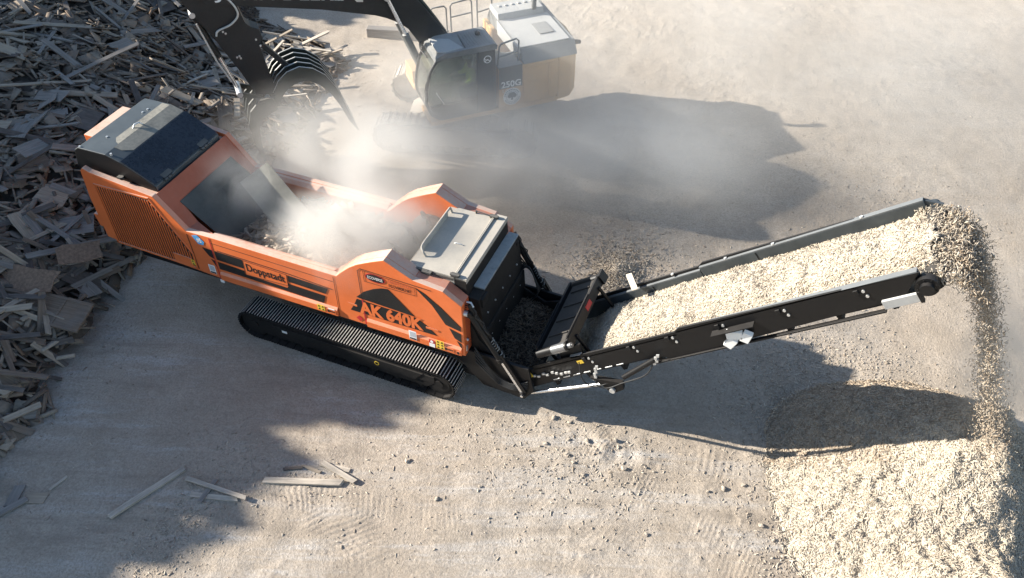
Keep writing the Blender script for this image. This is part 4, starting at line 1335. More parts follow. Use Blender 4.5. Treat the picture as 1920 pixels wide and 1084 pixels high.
E("deer_badge", b, [M['white'], M['exc_black']], cab)
mb = MB()
mb.tube(spline([(1.28, 1.40, 2.45), (1.40, 1.52, 2.40), (1.42, 1.55, 2.2)], 4), 0.014, 6)
mb.obox((1.42, 1.56, 2.12), (0.03, 0, 0), (0, 0.16, 0), (0, 0, 0.26))
E("side_mirror", mb, M['exc_black'], cab)
mb = MB()
mb.tube([(0.95, 1.47, 1.70), (0.95, 1.50, 1.74), (1.12, 1.50, 2.05), (1.12, 1.47, 2.08)], 0.016, 6)
E("door_handle", mb, M['bright'], cab)
# seat and controls
mb = MB()
mb.box(-0.12, 0.38, 0.70, 1.20, 1.28, 1.60)
mb.box(-0.14, 0.40, 0.68, 1.22, 1.60, 1.73)
mb.obox((-0.20, 0.95, 2.08), (0.13, 0, 0.02), (0, 0.50, 0), (-0.08, 0, 0.72))
mb.obox((-0.27, 0.95, 2.52), (0.10, 0, 0), (0, 0.28, 0), (0, 0, 0.20))
mb.box(-0.05, 0.45, 0.58, 0.68, 1.70, 1.95)
mb.box(-0.05, 0.45, 1.22, 1.32, 1.70, 1.95)
E("operator_seat", mb, M['seat'], cab, 0.03)
mb = MB()
for y in (0.63, 1.27):
    mb.tube([(0.42, y, 1.92), (0.46, y, 2.10)], [0.02, 0.03], 8)
mb.obox((0.95, 0.62, 2.15), (0.05, 0, 0), (0, 0.22, 0), (0, 0, 0.16))
E("control_lever", mb, M['exc_black'], cab)

# handrails
def rail(name, pts, r=0.022):
    b = MB()
    b.tube(pts, r, 8)
    return b
hr = [
    [[(0.34, -1.40, 1.90), (0.34, -1.40, 2.86), (0.28, -1.40, 2.94), (-0.06, -1.40, 2.94), (-0.12, -1.40, 2.86), (-0.12, -1.40, 2.1)]],
    [[(-0.24, -1.40, 2.15), (-0.24, -1.40, 2.90), (-0.30, -1.40, 2.98), (-0.80, -1.40, 3.02), (-0.87, -1.40, 2.93), (-0.87, -1.40, 2.15)], [(-0.24, -1.40, 2.58), (-0.87, -1.40, 2.62)]],
    [[(-1.02, -1.38, 2.15), (-1.02, -1.38, 2.98), (-1.08, -1.38, 3.05), (-1.40, -1.38, 3.08), (-1.46, -1.38, 3.0), (-1.46, -1.38, 2.4)], [(-1.02, -1.38, 2.60), (-1.46, -1.38, 2.66)]],
    [[(-0.62, 1.30, 2.40), (-0.68, 1.30, 2.92), (-0.74, 1.28, 2.98), (-1.18, 1.22, 3.02), (-1.25, 1.22, 2.95), (-1.22, 1.26, 2.40)], [(-0.65, 1.30, 2.64), (-1.23, 1.24, 2.68)]],
]
for H in hr:
    b = MB()
    for p in H:
        b.tube(p, 0.024, 8)
    E("handrail", b, M['exc_grey'])

# boom
BOOM = [(-0.05, 1.60), (0.35, 1.60), (0.78, 1.95), (0.94, 2.30), (1.06, 2.72), (1.40, 3.31), (1.65, 3.53), (1.92, 3.69), (2.19, 3.81), (3.47, 4.19), (5.41, 4.62), (6.05, 4.74), (6.22, 4.92), (6.10, 5.08), (5.50, 5.10), (3.60, 4.98), (2.30, 4.78), (1.65, 4.52), (1.22, 4.18), (0.93, 3.81), (0.61, 3.32), (0.30, 2.80), (0.02, 2.25), (-0.15, 1.85)]
mb = MB()
mb.prism(BOOM, -0.25, 0.25)
boom = E("boom", mb, M['exc_black'], bevel=0.012)
mb = MB()
mb.tube(spline([(0.35, 0.12, 2.93), (0.66, 0.12, 3.44), (1.0, 0.12, 3.95), (1.45, 0.12, 4.42), (2.2, 0.12, 4.82)], 4), 0.03, 6)
mb.tube(spline([(0.32, -0.10, 2.90), (0.63, -0.10, 3.42), (0.97, -0.10, 3.93), (1.42, -0.10, 4.40), (2.2, -0.10, 4.82)], 4), 0.03, 6)
E("boom_pipe", mb, M['grapple'], boom)
for sg in (-1, 1):
    b = MB()
    b.cyl((0.92, sg * 0.36, 1.55), (1.52, sg * 0.36, 3.25), 0.085, 14)
    b.cyl((0.92, sg * 0.36 - 0.09, 1.55), (0.92, sg * 0.36 + 0.09, 1.55), 0.11, 14)
    c = E("boom_cylinder", b, M['exc_grey'])
    b = MB()
    b.cyl((1.52, sg * 0.36, 3.25), (1.90, sg * 0.36, 4.30), 0.05, 12)
    b.cyl((1.90, sg * 0.28, 4.30), (1.90, sg * 0.44, 4.30), 0.09, 12)
    E("cylinder_rod", b, M['chrome'], c)
b = MB()
b.obox((2.55, 0.27, 4.30), (0.16, 0, 0.03), (0, 0.06, 0), (0, 0, 0.10))
b.cyl((2.62, 0.24, 4.34), (2.62, 0.33, 4.34), 0.05, 10)
E("boom_lamp", b, M['bright'], boom)
letter("maker_lettering", "JOHN DEERE", (5.86, 0.256, 4.787), (-2.92, 0, -0.52), (-0.05, 0, 0.30), M['white'], exc, bold=0.02)
# stick (dipper)
mb = MB()
mb.prism([(5.30, 2.05), (5.45, 2.28), (5.70, 2.99), (6.05, 3.83), (6.27, 4.27), (6.72, 5.20), (6.75, 5.50), (6.50, 5.66), (6.05, 5.50), (5.60, 5.06), (5.42, 4.71), (5.30, 4.16), (5.20, 4.05), (5.02, 3.95), (4.99, 3.70), (5.10, 3.55), (5.02, 2.85), (4.94, 2.22), (5.08, 2.02)], -0.20, 0.20)
stick = E("stick", mb, M['exc_black'], bevel=0.012)
mb = MB()
mb.tube(spline([(5.9, 0.22, 5.05), (5.55, 0.26, 4.8), (5.42, 0.27, 4.45), (5.62, 0.25, 4.22), (5.95, 0.23, 4.1), (6.02, 0.23, 3.98)], 6), 0.025, 7)
E("stick_hose", mb, M['edge'], stick)
mb = MB()
for (x, z) in ((5.62, 3.38), (5.60, 3.32), (5.68, 3.36), (5.85, 4.05), (5.80, 4.0), (5.15, 3.72), (5.08, 3.55)):
    mb.cyl((x, 0.20, z), (x, 0.23, z), 0.025, 8)
E("pin_set", mb, M['bright'], stick)
mb = MB()
mb.cyl((6.42, 0, 4.55), (6.08, 0, 3.35), 0.075, 14)
mb.cyl((6.42, -0.16, 4.55), (6.42, 0.22, 4.55), 0.07, 12, 1)
mb.tube([(6.38, 0.12, 4.3), (6.16, 0.12, 3.3), (5.95, 0.12, 2.7)], 0.022, 6, 1)  # thin bright strip standing in for the sunlit edge of the cylinder
bc = E("bucket_cylinder", mb, [M['exc_black'], M['bright']])
mb = MB()
mb.cyl((6.08, 0, 3.35), (5.84, 0, 2.42), 0.045, 12)
E("cylinder_rod", mb, M['chrome'], bc)
for y in (-0.24, 0.24):
    mb = MB()
    mb.obox((5.60, y, 2.30), (0.56, 0, 0.20), (0, 0.05, 0), (-0.04, 0, 0.11))
    E("bucket_link", mb, M['grapple'])
mb = MB()
mb.cyl((5.84, -0.30, 2.40), (5.84, 0.30, 2.40), 0.075, 14)
mb.cyl((5.20, -0.34, 2.15), (5.20, 0.34, 2.15), 0.08, 14)
E("link_pin", mb, M['bright'])
mb = MB()
mb.obox((4.76, 0.06, 3.12), Vector((0.60, 0, 0.84)), (0, 0.13, 0), Vector((-0.10, 0, 0.07)))
mb.cyl((4.49, -0.10, 2.74), (4.49, 0.22, 2.74), 0.08, 12)
E("thumb_link", mb, M['exc_black'], bevel=0.01)
# grapple jaws: ribs with cross plates
OUT = [(5.05, 2.36), (4.86, 2.66), (4.62, 2.85), (4.30, 2.93), (3.98, 2.82), (3.70, 2.58), (3.48, 2.18), (3.32, 1.66), (3.16, 1.10), (3.06, 0.80)]
INN = [(3.10, 0.80), (3.28, 1.14), (3.46, 1.66), (3.66, 2.08), (3.88, 2.36), (4.10, 2.50), (4.34, 2.54), (4.60, 2.46), (4.82, 2.28), (4.95, 2.05)]
jaw = None
for k, y in enumerate((-0.62, -0.36, -0.10, 0.16, 0.42)):
    b = MB()
    b.prism(OUT + INN, y - 0.03, y + 0.03)
    r = E("jaw_rib", b, M['grapple'], bevel=0.006)
    b = MB()
    for p, q in zip(OUT[:-2], OUT[1:-1]):
        p, q = Vector((p[0], y, p[1])), Vector((q[0], y, q[1]))
        d = q - p
        nn = d.normalized().cross(Vector((0, 1, 0)))
        b.obox((p + q) / 2 + nn * -0.004, d * 1.02, (0, 0.03, 0), nn * 0.006)
    E("rib_wear_edge", b, M['edge'], r)
b = MB()
sh = spline([(p[0], p[1], 0) for p in INN[3:]], 3)
for p, q in zip(sh, sh[1:]):
    p, q = Vector((p[0], -0.1, p[1])), Vector((q[0], -0.1, q[1]))
    d = q - p
    b.obox((p + q) / 2, d * 1.05, (0, 1.10, 0), d.normalized().cross(Vector((0, 1, 0))) * 0.03)
b.box(4.40, 4.60, -0.65, 0.45, 2.50, 2.70)
E("jaw_shell", b, M['grapple'], bevel=0.004)
LO = [(5.10, 2.30), (5.42, 2.28), (5.70, 2.02), (5.82, 1.66), (5.80, 1.15), (5.68, 0.50)]
LI = [(5.62, 0.52), (5.62, 1.10), (5.58, 1.50), (5.44, 1.74), (5.20, 1.88), (5.02, 1.95)]
for y in (-0.55, -0.2, 0.15, 0.50):
    b = MB()
    b.prism(LO + LI, y - 0.035, y + 0.035)
    r = E("jaw_tine", b, M['grapple'], bevel=0.006)
    b = MB()
    for p, q in zip(LI[:-1], LI[1:]):
        p, q = Vector((p[0], y, p[1])), Vector((q[0], y, q[1]))
        d = q - p
        nn = d.normalized().cross(Vector((0, 1, 0)))
        b.obox((p + q) / 2 - nn * 0.004, d * 1.02, (0, 0.035, 0), nn * 0.006)
    E("tine_wear_edge", b, M['edge'], r)
b = MB()
b.box(5.30, 5.50, -0.60, 0.55, 2.05, 2.22)
b.obox((5.62, -0.02, 1.75), (0.05, 0, 0), (0, 1.1, 0), (-0.06, 0, 0.35))
b.box(4.95, 5.25, -0.40, 0.40, 1.95, 2.20)
E("jaw_crossbar", b, M['grapple'], bevel=0.01)

# ================================================================== the operator
def skin_body(name, joints, bones, mat, sub=2, root=0):
    me = bpy.data.meshes.new(name)
    bm = bmesh.new()
    sk = bm.verts.layers.skin.verify()
    vs = []
    for k, (p, r) in enumerate(joints):
        v = bm.verts.new(p)
        v[sk].radius = (r, r) if not isinstance(r, tuple) else r
        v[sk].use_root = (k == root)
        vs.append(v)
    for a, b_ in bones:
        bm.edges.new((vs[a], vs[b_]))
    bm.to_mesh(me)
    bm.free()
    me.materials.append(mat)
    o = bpy.data.objects.new(name, me)
    COL.objects.link(o)
    m = o.modifiers.new("skin", 'SKIN')
    m.use_smooth_shade = True
    s = o.modifiers.new("sub", 'SUBSURF')
    s.levels = s.render_levels = sub
    return o

def hand(J, B, wrist, d, side):
    """five bent fingers and a thumb from the wrist joint"""
    w = Vector(J[wrist][0])
    d = Vector(d).normalized()
    s = Vector((0, 1, 0)) * side
    J.append((w + d * 0.055, (0.036, 0.020)))
    palm = len(J) - 1
    B.append((wrist, palm))
    for k, (o, L) in enumerate(((-0.030, 0.062), (-0.010, 0.075), (0.010, 0.070), (0.030, 0.055))):
        a = w + d * 0.095 + s * o
        J.append((a, 0.010)); i = len(J) - 1
        B.append((palm, i))
        J.append((a + d * L * 0.5 + Vector((0, 0, -0.018)), 0.009))
        J.append((a + d * L * 0.6 + Vector((0, 0, -0.048)), 0.008))
        B.extend([(i, i + 1), (i + 1, i + 2)])
    J.append((w + d * 0.06 - s * 0.045 + Vector((0, 0, -0.01)), 0.011)); i = len(J) - 1
    B.append((palm, i))
    J.append((w + d * 0.095 - s * 0.05 + Vector((0, 0, -0.03)), 0.009))
    B.append((i, i + 1))

J = [((0.02, 0.95, 1.83), (0.16, 0.12)), ((0.00, 0.95, 2.05), (0.15, 0.11)), ((0.0, 0.95, 2.26), (0.17, 0.11)), ((0.02, 0.95, 2.37), (0.07, 0.065)), ((0.04, 0.95, 2.45), (0.058, 0.058)), ((0.06, 0.95, 2.53), (0.075, 0.09)), ((0.055, 0.95, 2.64), (0.072, 0.085))]
B = [(0, 1), (1, 2), (2, 3), (3, 4), (4, 5), (5, 6)]
for sg in (-1, 1):
    k = len(J)
    J += [((0.02, 0.95 + sg * 0.19, 2.29), 0.066), ((0.12, 0.95 + sg * 0.27, 2.05), 0.046), ((0.34, 0.95 + sg * 0.31, 2.04), 0.032)]
    B += [(2, k), (k, k + 1), (k + 1, k + 2)]
    hand(J, B, k + 2, (1, 0.0, 0.05), sg)
    k = len(J)
    J += [((0.10, 0.95 + sg * 0.10, 1.82), 0.09), ((0.50, 0.95 + sg * 0.15, 1.83), 0.066), ((0.62, 0.95 + sg * 0.15, 1.42), 0.045), ((0.76, 0.95 + sg * 0.15, 1.36), 0.04)]
    B += [(0, k), (k, k + 1), (k + 1, k + 2), (k + 2, k + 3)]
person = skin_body("person", J, B, M['skin'])
person.location = EXO
person.rotation_euler = (0, 0, EXR)
tag(person, "operator in a yellow hi-vis top seated behind the cab glass of the excavator", "person")
def wear(name, joints, bones, mat):
    o = skin_body(name, joints, bones, mat)
    o.parent = person
    return o
vj = [((0.02, 0.95, 1.86), (0.19, 0.145)), ((0.00, 0.95, 2.05), (0.18, 0.135)), ((0.0, 0.95, 2.26), (0.195, 0.135)), ((0.015, 0.95, 2.36), (0.085, 0.08))]
vb = [(0, 1), (1, 2), (2, 3)]
for sg in (-1, 1):
    k = len(vj)
    vj += [((0.02, 0.95 + sg * 0.19, 2.29), 0.085), ((0.12, 0.95 + sg * 0.27, 2.06), 0.062), ((0.28, 0.95 + sg * 0.30, 2.045), 0.045)]
    vb += [(2, k), (k, k + 1), (k + 1, k + 2)]
wear("hi_vis_jacket", vj, vb, M['hivis'])
tj = [((0.03, 0.95, 1.82), (0.18, 0.14))]
tb = []
for sg in (-1, 1):
    k = len(tj)
    tj += [((0.12, 0.95 + sg * 0.10, 1.82), 0.105), ((0.50, 0.95 + sg * 0.15, 1.84), 0.082), ((0.62, 0.95 + sg * 0.15, 1.45), 0.062)]
    tb += [(0, k), (k, k + 1), (k + 1, k + 2)]
wear("trousers", tj, tb, M['denim'])
bmh = MB()
for zz, r0, r1 in ((2.62, 0.108, 0.112), (2.65, 0.112, 0.098), (2.69, 0.098, 0.062), (2.72, 0.062, 0.015)):
    bmh.cyl((0.05, 0.95, zz), (0.05, 0.95, zz + 0.035), r0, 20, r2=r1)
bmh.cyl((0.09, 0.95, 2.615), (0.09, 0.95, 2.628), 0.125, 20)
h = obj("hard_hat", bmh, M['helmet'], person)
bmh = MB()
for sg in (-1, 1):
    bmh.cyl((0.145, 0.95 + sg * 0.03, 2.575), (0.155, 0.95 + sg * 0.03, 2.575), 0.011, 10)
obj("eyes", bmh, M['hair'], person)
bmh = MB()
bmh.cyl((0.135, 0.95, 2.555), (0.175, 0.95, 2.53), 0.010, 8, r2=0.016)
bmh.obox((0.14, 0.95, 2.495), (0.02, 0, 0), (0, 0.05, 0), (0, 0, 0.012))
for sg in (-1, 1):
    bmh.obox((0.05, 0.95 + sg * 0.085, 2.55), (0.04, 0, 0), (0, 0.02, 0), (0, 0, 0.06))
obj("face_features", bmh, M['skin'], person)
bmh = MB()
bmh.cyl((-0.01, 0.95, 2.50), (0.02, 0.95, 2.62), 0.075, 14, r2=0.1)
obj("hair", bmh, M['hair'], person)
for sg in (-1, 1):
    bmh = MB()
    bmh.obox((0.72, 0.95 + sg * 0.15, 1.335), (0.27, 0, 0), (0, 0.10, 0), (0, 0, 0.11))
    obj("boot", bmh, M['black'], person, (0, 0, 0), 0.03)

# ================================================================== loose material
def frames(nrm, tilt, yaw=None):
    """orientation of slivers lying on a surface with unit normals nrm"""
    n = len(nrm)
    nn = nrm + RNG.normal(0, tilt, (n, 3))
    nn /= np.linalg.norm(nn, axis=1, keepdims=True)
    yaw = RNG.uniform(0, 2 * np.pi, n) if yaw is None else yaw
    t = np.stack([np.cos(yaw), np.sin(yaw), np.zeros(n)], 1)
    t -= nn * np.sum(t * nn, 1, keepdims=True)
    t /= np.linalg.norm(t, axis=1, keepdims=True)
    b = np.cross(nn, t)
    return np.stack([t, b, nn], 2)

def grid_mesh(name, X, Y, Z, mat, parent=None):
    nx, ny = X.shape
    idx = np.arange(nx * ny).reshape(nx, ny)
    F = np.stack([idx[:-1, :-1], idx[1:, :-1], idx[1:, 1:], idx[:-1, 1:]], -1).reshape(-1, 4)
    o = raw(name, np.stack([X, Y, Z], -1).reshape(-1, 3), F, mat, parent)
    o.data.polygons.foreach_set("use_smooth", np.ones(len(F), bool))
    return o

def hf_normals(fn, x, y, e=0.05):
    gx = (fn(x + e, y) - fn(x - e, y)) / (2 * e)
    gy = (fn(x, y + e) - fn(x, y - e)) / (2 * e)
    n = np.stack([-gx, -gy, np.ones_like(gx)], 1)
    return n / np.linalg.norm(n, axis=1, keepdims=True)

def chip_sizes(n, lo=0.06, hi=0.21, w=(0.006, 0.016)):
    L = lo + (hi - lo) * RNG.beta(1.6, 2.6, n)
    return np.stack([L, RNG.uniform(*w, n), RNG.uniform(0.003, 0.008, n)], 1)

# ---------------- pile of fresh chips under the discharge
def cone(r, H, R, p):
    t = 1 - r / R
    return np.where(t > 0, H * np.abs(t) ** p, H * p * t * 0.25)
def pile_h(x, y):
    a = cone(np.hypot((x - 7.55) * np.where(x > 7.55, 1.9, 1.0), (y - 0.25) * np.where(y > 0.25, 1.50, 0.88)), 2.40, 3.68, 1.18)
    b = cone(np.hypot((x - 7.72) * np.where(x > 7.72, 1.8, 1.0), (y + 2.9) * 0.85), 2.0, 2.45, 1.05)
    c = cone(np.hypot(x - 8.2, (y + 5.5)), 1.8, 2.5, 1.05)
    k = 0.08
    m = k * np.log(np.exp(a / k) + np.exp(b / k) + np.exp(c / k)) - 0.10
    m += (0.07 * vnoise(x, y, 1.1, 22, 3) + 0.04 * vnoise(x, y, 4.5, 23, 2)) * np.clip(m * 2 + 0.4, 0.15, 1)
    return np.where(m > -0.15, m, -0.15)
PX, PY = np.meshgrid(np.arange(3.4, 13.0, 0.07), np.arange(-9.0, 4.6, 0.07), indexing='ij')
pile = grid_mesh("chip_pile", PX, PY, pile_h(PX, PY), M['chips_base'])
tag(pile, "big pale heap of fresh wood chips under the end of the conveyor", "wood chips", kind="stuff")
n = 190000
x, y = RNG.uniform(3.6, 11.5, n), RNG.uniform(-5.2, 4.0, n)
h = pile_h(x, y)
dens = np.clip((h + 0.06) / 0.22, 0, 1) * np.where(x > 9.2, 0.5, 1)
k = (RNG.uniform(0, 1, n) < dens) & (h > -0.05)
x, y, h = x[k], y[k], np.maximum(h[k], 0.0)
nr = hf_normals(pile_h, x, y)
pieces("surface_chips", np.stack([x, y, h + RNG.uniform(0.0, 0.014, len(x))], 1), chip_sizes(len(x)), frames(nr, 0.15), M['chips'], 0.12, pile)

n = 26000
x, y = RNG.uniform(3.7, 8.5, n), RNG.uniform(-0.6, 3.4, n)
h = pile_h(x, y)
k = (h > -0.03) & (RNG.uniform(0, 1, n) < sstep(-0.9, 0.9, y + 0.35 * (4.2 - x) + 0.8 + 0.5 * vnoise(x, y, 1.2, 61, 2)))
x, y, h = x[k], y[k], np.maximum(h[k], 0)
pieces("brown_chips", np.stack([x, y, h + RNG.uniform(0.012, 0.03, len(x))], 1), chip_sizes(len(x), 0.06, 0.18), frames(hf_normals(pile_h, x, y), 0.2), M['chips_brown'], 0.12, pile)

# ---------------- chips riding on the belt
def bed_h(s, y):
    return -0.20 + 0.11 * np.cos(np.clip((y + 0.045) / 0.80, -1, 1) * math.pi / 2) - 0.16 * sstep(5.6, 6.5, s) + 0.03 * vnoise(s, y, 2.2, 31, 3)
def bed_pt(s, y, h):
    return np.stack([TX - CU.x * s + CN.x * h, y, TZ - CU.z * s + CN.z * h], -1)
SS, YY = np.meshgrid(np.arange(-0.12, 6.75, 0.06), np.linspace(-0.83, 0.745, 28), indexing='ij')
P = bed_pt(SS, YY, bed_h(SS, YY))
bed = grid_mesh("chip_load", P[..., 0], P[..., 1], P[..., 2], M['chips_base'])
tag(bed, "thick layer of pale wood chips riding up the conveyor belt", "wood chips", kind="stuff")
n = 42000
s, y = RNG.uniform(-0.30, 6.6, n), RNG.uniform(-0.81, 0.73, n)
k = (RNG.uniform(0, 1, n) > 0.8 * sstep(5.4, 6.3, s)) & (s > -0.14 + 0.16 * vnoise(y, y * 0, 3.0, 71, 2))
s, y = s[k], y[k]
P = bed_pt(s, y, bed_h(s, y) + RNG.uniform(0.0, 0.016, len(s)))
Rl = frames(np.tile([0, 0, 1.0], (len(s), 1)), 0.15)
RC = np.array([[CU.x, 0, CN.x], [0, 1, 0], [CU.z, 0, CN.z]])
pieces("riding_chips", P, chip_sizes(len(s), 0.06, 0.20), np.einsum('ij,njk->nik', RC, Rl), M['chips'], 0.12, bed)

# ---------------- chips in the air
n = 16000
path = np.array([(5.10, 5.38), (5.40, 5.53), (5.70, 5.51), (5.98, 5.29), (6.24, 4.86), (6.48, 4.30), (6.74, 3.60), (7.0, 2.92), (7.22, 2.38), (7.34, 2.05)])
u = RNG.beta(0.88, 1.25, n)
ti = u * (len(path) - 1)
i0 = np.clip(ti.astype(int), 0, len(path) - 2)
f = (ti - i0)[:, None]
q = path[i0] * (1 - f) + path[i0 + 1] * f
spread = 0.045 + 0.12 * u
x = q[:, 0] + RNG.normal(0, 1, n) * spread * 0.8
z = q[:, 1] + RNG.normal(0, 1, n) * spread * 0.8
y = np.clip(RNG.normal(0, 0.42, n), -0.78, 0.78) * (1 + 0.1 * u) - 0.03
P = np.stack([x, y, z], 1)
Rr = rotmats(RNG.uniform(0, 6.28, n), RNG.uniform(-1.5, 1.5, n), RNG.uniform(0, 6.28, n))
S3 = chip_sizes(n, 0.03, 0.13, (0.005, 0.016))
S3[:, :2] *= np.where(u > 0.35, 0.55, 1.0)[:, None]
pale = RNG.uniform(0, 1, n) > sstep(0.02, 0.30, u) * 0.85  # chips near the belt keep the lit tone, later ones the shaded
fly = pieces("falling_chips", P[~pale], S3[~pale], Rr[~pale], M['chips_air_shade'], 0.12)
pieces("pale_falling_chips", P[pale], S3[pale], Rr[pale], M['chips'], 0.12, fly)
tag(fly, "stream of wood chips flying off the conveyor end onto the heap", "wood chips", kind="stuff")

# ---------------- chips below the discharge hood and the spill beside the magnet
n = 1800
x, y = RNG.uniform(-1.35, -0.35, n), RNG.uniform(-0.86, 0.86, n)
z = 0.98 - 0.15 * (x + 0.9) + 0.22 * np.exp(-((x + 1.15) / 0.3) ** 2 - ((y - 0.2) / 0.5) ** 2) + RNG.uniform(-0.04, 0.03, n)
ch = pieces("chute_chips", np.stack([x, y, z], 1), chip_sizes(n, 0.05, 0.16), frames(np.tile([0, 0, 1.0], (n, 1)), 0.4), M['chips_dark'])
tag(ch, "brown shreds lying in the black discharge chute", "wood chips", kind="stuff")
n = 2600
r = np.abs(RNG.normal(0, 0.62, n)); t = RNG.uniform(0, 6.28, n)
x, y = 0.0 + r * np.cos(t) * 1.0, 3.45 + r * np.sin(t) * 1.25
z = 0.13 * np.exp(-(r / 0.38) ** 2) + ground_height(x, y) + RNG.uniform(0, 0.03, n)
sp = pieces("chip_spill", np.stack([x, y, z], 1), chip_sizes(n, 0.05, 0.15), frames(np.tile([0, 0, 1.0], (n, 1)), 0.4), M['litter'])
tag(sp, "small grey-brown spill of shredded wood on the ground beside the magnet", "wood chips", kind="stuff")

# ---------------- litter of small chips over the yard
LX, LY = [], []
def scatter(n, cx, cy, sx, sy):
    LX.append(RNG.normal(cx, sx, n)); LY.append(RNG.normal(cy, sy, n))
LX.append(RNG.uniform(-13, 11, 3000)); LY.append(RNG.uniform(-8, 15, 3000))
scatter(1100, 4.5, 0.0, 0.6, 1.5); scatter(500, 5.0, -2.4, 0.35, 0.6); scatter(700, 5.4, 2.6, 0.9, 0.5); scatter(350, 1.2, -1.5, 0.9, 0.5); scatter(900, 1.0, 3.4, 1.6, 1.0)
scatter(500, -9.3, -3.5, 0.5, 1.8); scatter(800, 4.5, 9.0, 3.0, 1.3); scatter(500, -9, 9.5, 1.5, 1.3); scatter(260, -4, -4.2, 1.4, 0.4); scatter(450, 4.2, 2.2, 1.2, 0.8)
scatter(500, 0.5, -2.3, 1.4, 0.7); scatter(700, -5.2, -6.0, 0.35, 0.9); scatter(500, 4.7, 1.6, 0.5, 0.7); scatter(1100, 4.25, 0.9, 0.4, 0.7); scatter(250, 3.4, 0.6, 0.5, 0.8)
x, y = np.concatenate(LX), np.concatenate(LY)
k = pile_h(x, y) < 0.02
x, y = x[k], y[k]
n = len(x)
sz = chip_sizes(n, 0.025, 0.12, (0.008, 0.026))
sz *= np.where(RNG.uniform(0, 1, n) < 0.7, 0.6, 1.0)[:, None]
lt = pieces("chip_litter", np.stack([x, y, ground_height(x, y) + 0.006], 1), sz, frames(np.tile([0, 0, 1.0], (n, 1)), 0.22), M['litter'])
tag(lt, "thin scatter of splinters and small chips over the yard", "wood chips", kind="stuff")

# ---------------- clods of dry earth
def clod_mesh(seed):
    r = random.Random(seed)
    bm = bmesh.new()
    bmesh.ops.create_icosphere(bm, subdivisions=2, radius=1.0)
    ph = [r.uniform(0, 6.28) for _ in range(6)]
    for v in bm.verts:
        c = v.co
        k = 1 + 0.28 * math.sin(2.3 * c.x + ph[0]) * math.cos(2.9 * c.y + ph[1]) + 0.18 * math.sin(5.1 * c.z + ph[2] + 3 * c.x) + 0.10 * r.uniform(-1, 1)
        v.co = Vector((c.x * 1.15, c.y * 0.85, c.z * 0.6)) * k
    me = bpy.data.meshes.new("clod")
    bm.to_mesh(me); bm.free()
    me.materials.append(M['clod'])
    return me
cm = [clod_mesh(s) for s in range(4)]
spots = [(0.15, -1.05), (0.42, -1.10), (0.55, -1.45), (0.20, -1.75), (0.62, -1.85), (0.95, -1.35), (1.12, -1.62), (1.35, -1.20), (1.52, -1.30), (0.85, -1.95), (1.05, -2.15), (-0.25, -1.55), (0.05, -2.2), (0.60, -2.35), (1.75, -1.75), (2.05, -1.5), (2.3, -1.55), (1.25, -2.6), (0.4, -2.75), (-0.6, -3.1), (-1.4, -2.9), (0.2, -3.4), (1.6, -3.1), (2.5, -2.9), (3.3, -1.6), (3.55, -1.4), (3.9, -1.2), (4.3, -1.9), (4.55, -2.15), (4.75, -2.35), (4.95, -2.5), (3.85, 2.55), (3.4, 2.75), (4.1, 2.85), (4.35, 2.5), (3.0, 3.0), (3.6, 3.5), (-1.2, -3.6), (-2.1, -3.1), (2.0, -2.2)]
for i, (px, py) in enumerate(spots):
    o = bpy.data.objects.new("earth_clod", cm[i % 4])
    COL.objects.link(o)
    s_ = 0.020 + 0.034 * RNG.uniform() ** 1.6
    o.scale = (s_, s_, s_)
    o.location = (px + RNG.uniform(-.05, .05), py + RNG.uniform(-.05, .05), gz(px, py) + s_ * 0.3)
    o.rotation_euler = (0, 0, RNG.uniform(0, 6.28))
    where = "by the foot of the chip heap" if px > 2.9 and py < 2 else ("beyond the conveyor, in its far light" if py > 2 else ("on the crumbled ridge below the conveyor" if px > -0.5 and py > -2.0 else "on the open lit ground in front of the shredder"))
    tag(o, ("large" if s_ > 0.040 else "small" if s_ < 0.028 else "fist-sized") + " dry earth clod " + where, "clod", "earth clods lying on the yard")

# ---------------- scrap heap
YB = np.array([-14, -9, -6.1, -5.3, -4.7, -3.8, -3.0, -2.3, -0.8, 1.5, 3, 5, 7, 8.6, 9.4, 10.2, 11.5])
XB = np.array([-7.9, -8.6, -9.05, -9.3, -9.1, -9.8, -9.85, -10.1, -10.55, -10.6, -9.9, -9.7, -10.3, -10.5, -10.5, -12.2, -17.0])
def heap_h(x, y):
    d = np.interp(y, YB, XB) - x + 0.25 * vnoise(x, y, 0.8, 41, 2)
    flat = 1 - 0.78 * sstep(3.5, 7.5, y) * sstep(-18, -13.5, x)
    H = 2.5 * (1 - np.exp(-np.maximum(d, 0) / 3.6)) * flat
    H *= 1 - sstep(8.2, 10.5, y + 0.25 * np.minimum(x + 13, 0))
    return H + np.where(d > 0, 0.16 * vnoise(x, y, 0.7, 42, 3), 0) - 0.06 - 0.3 * sstep(0.3, -0.2, d)
HX, HY = np.meshgrid(np.arange(-34, -7.5, 0.12), np.arange(-14, 12, 0.12), indexing='ij')
hb_ = grid_mesh("heap_terrain", HX, HY, np.minimum(heap_h(HX + 0.38, HY) - 0.04, heap_h(HX, HY)), M['heap_base'])
tag(hb_, "dark litter-covered rise under the scrap wood", "heap", kind="structure")

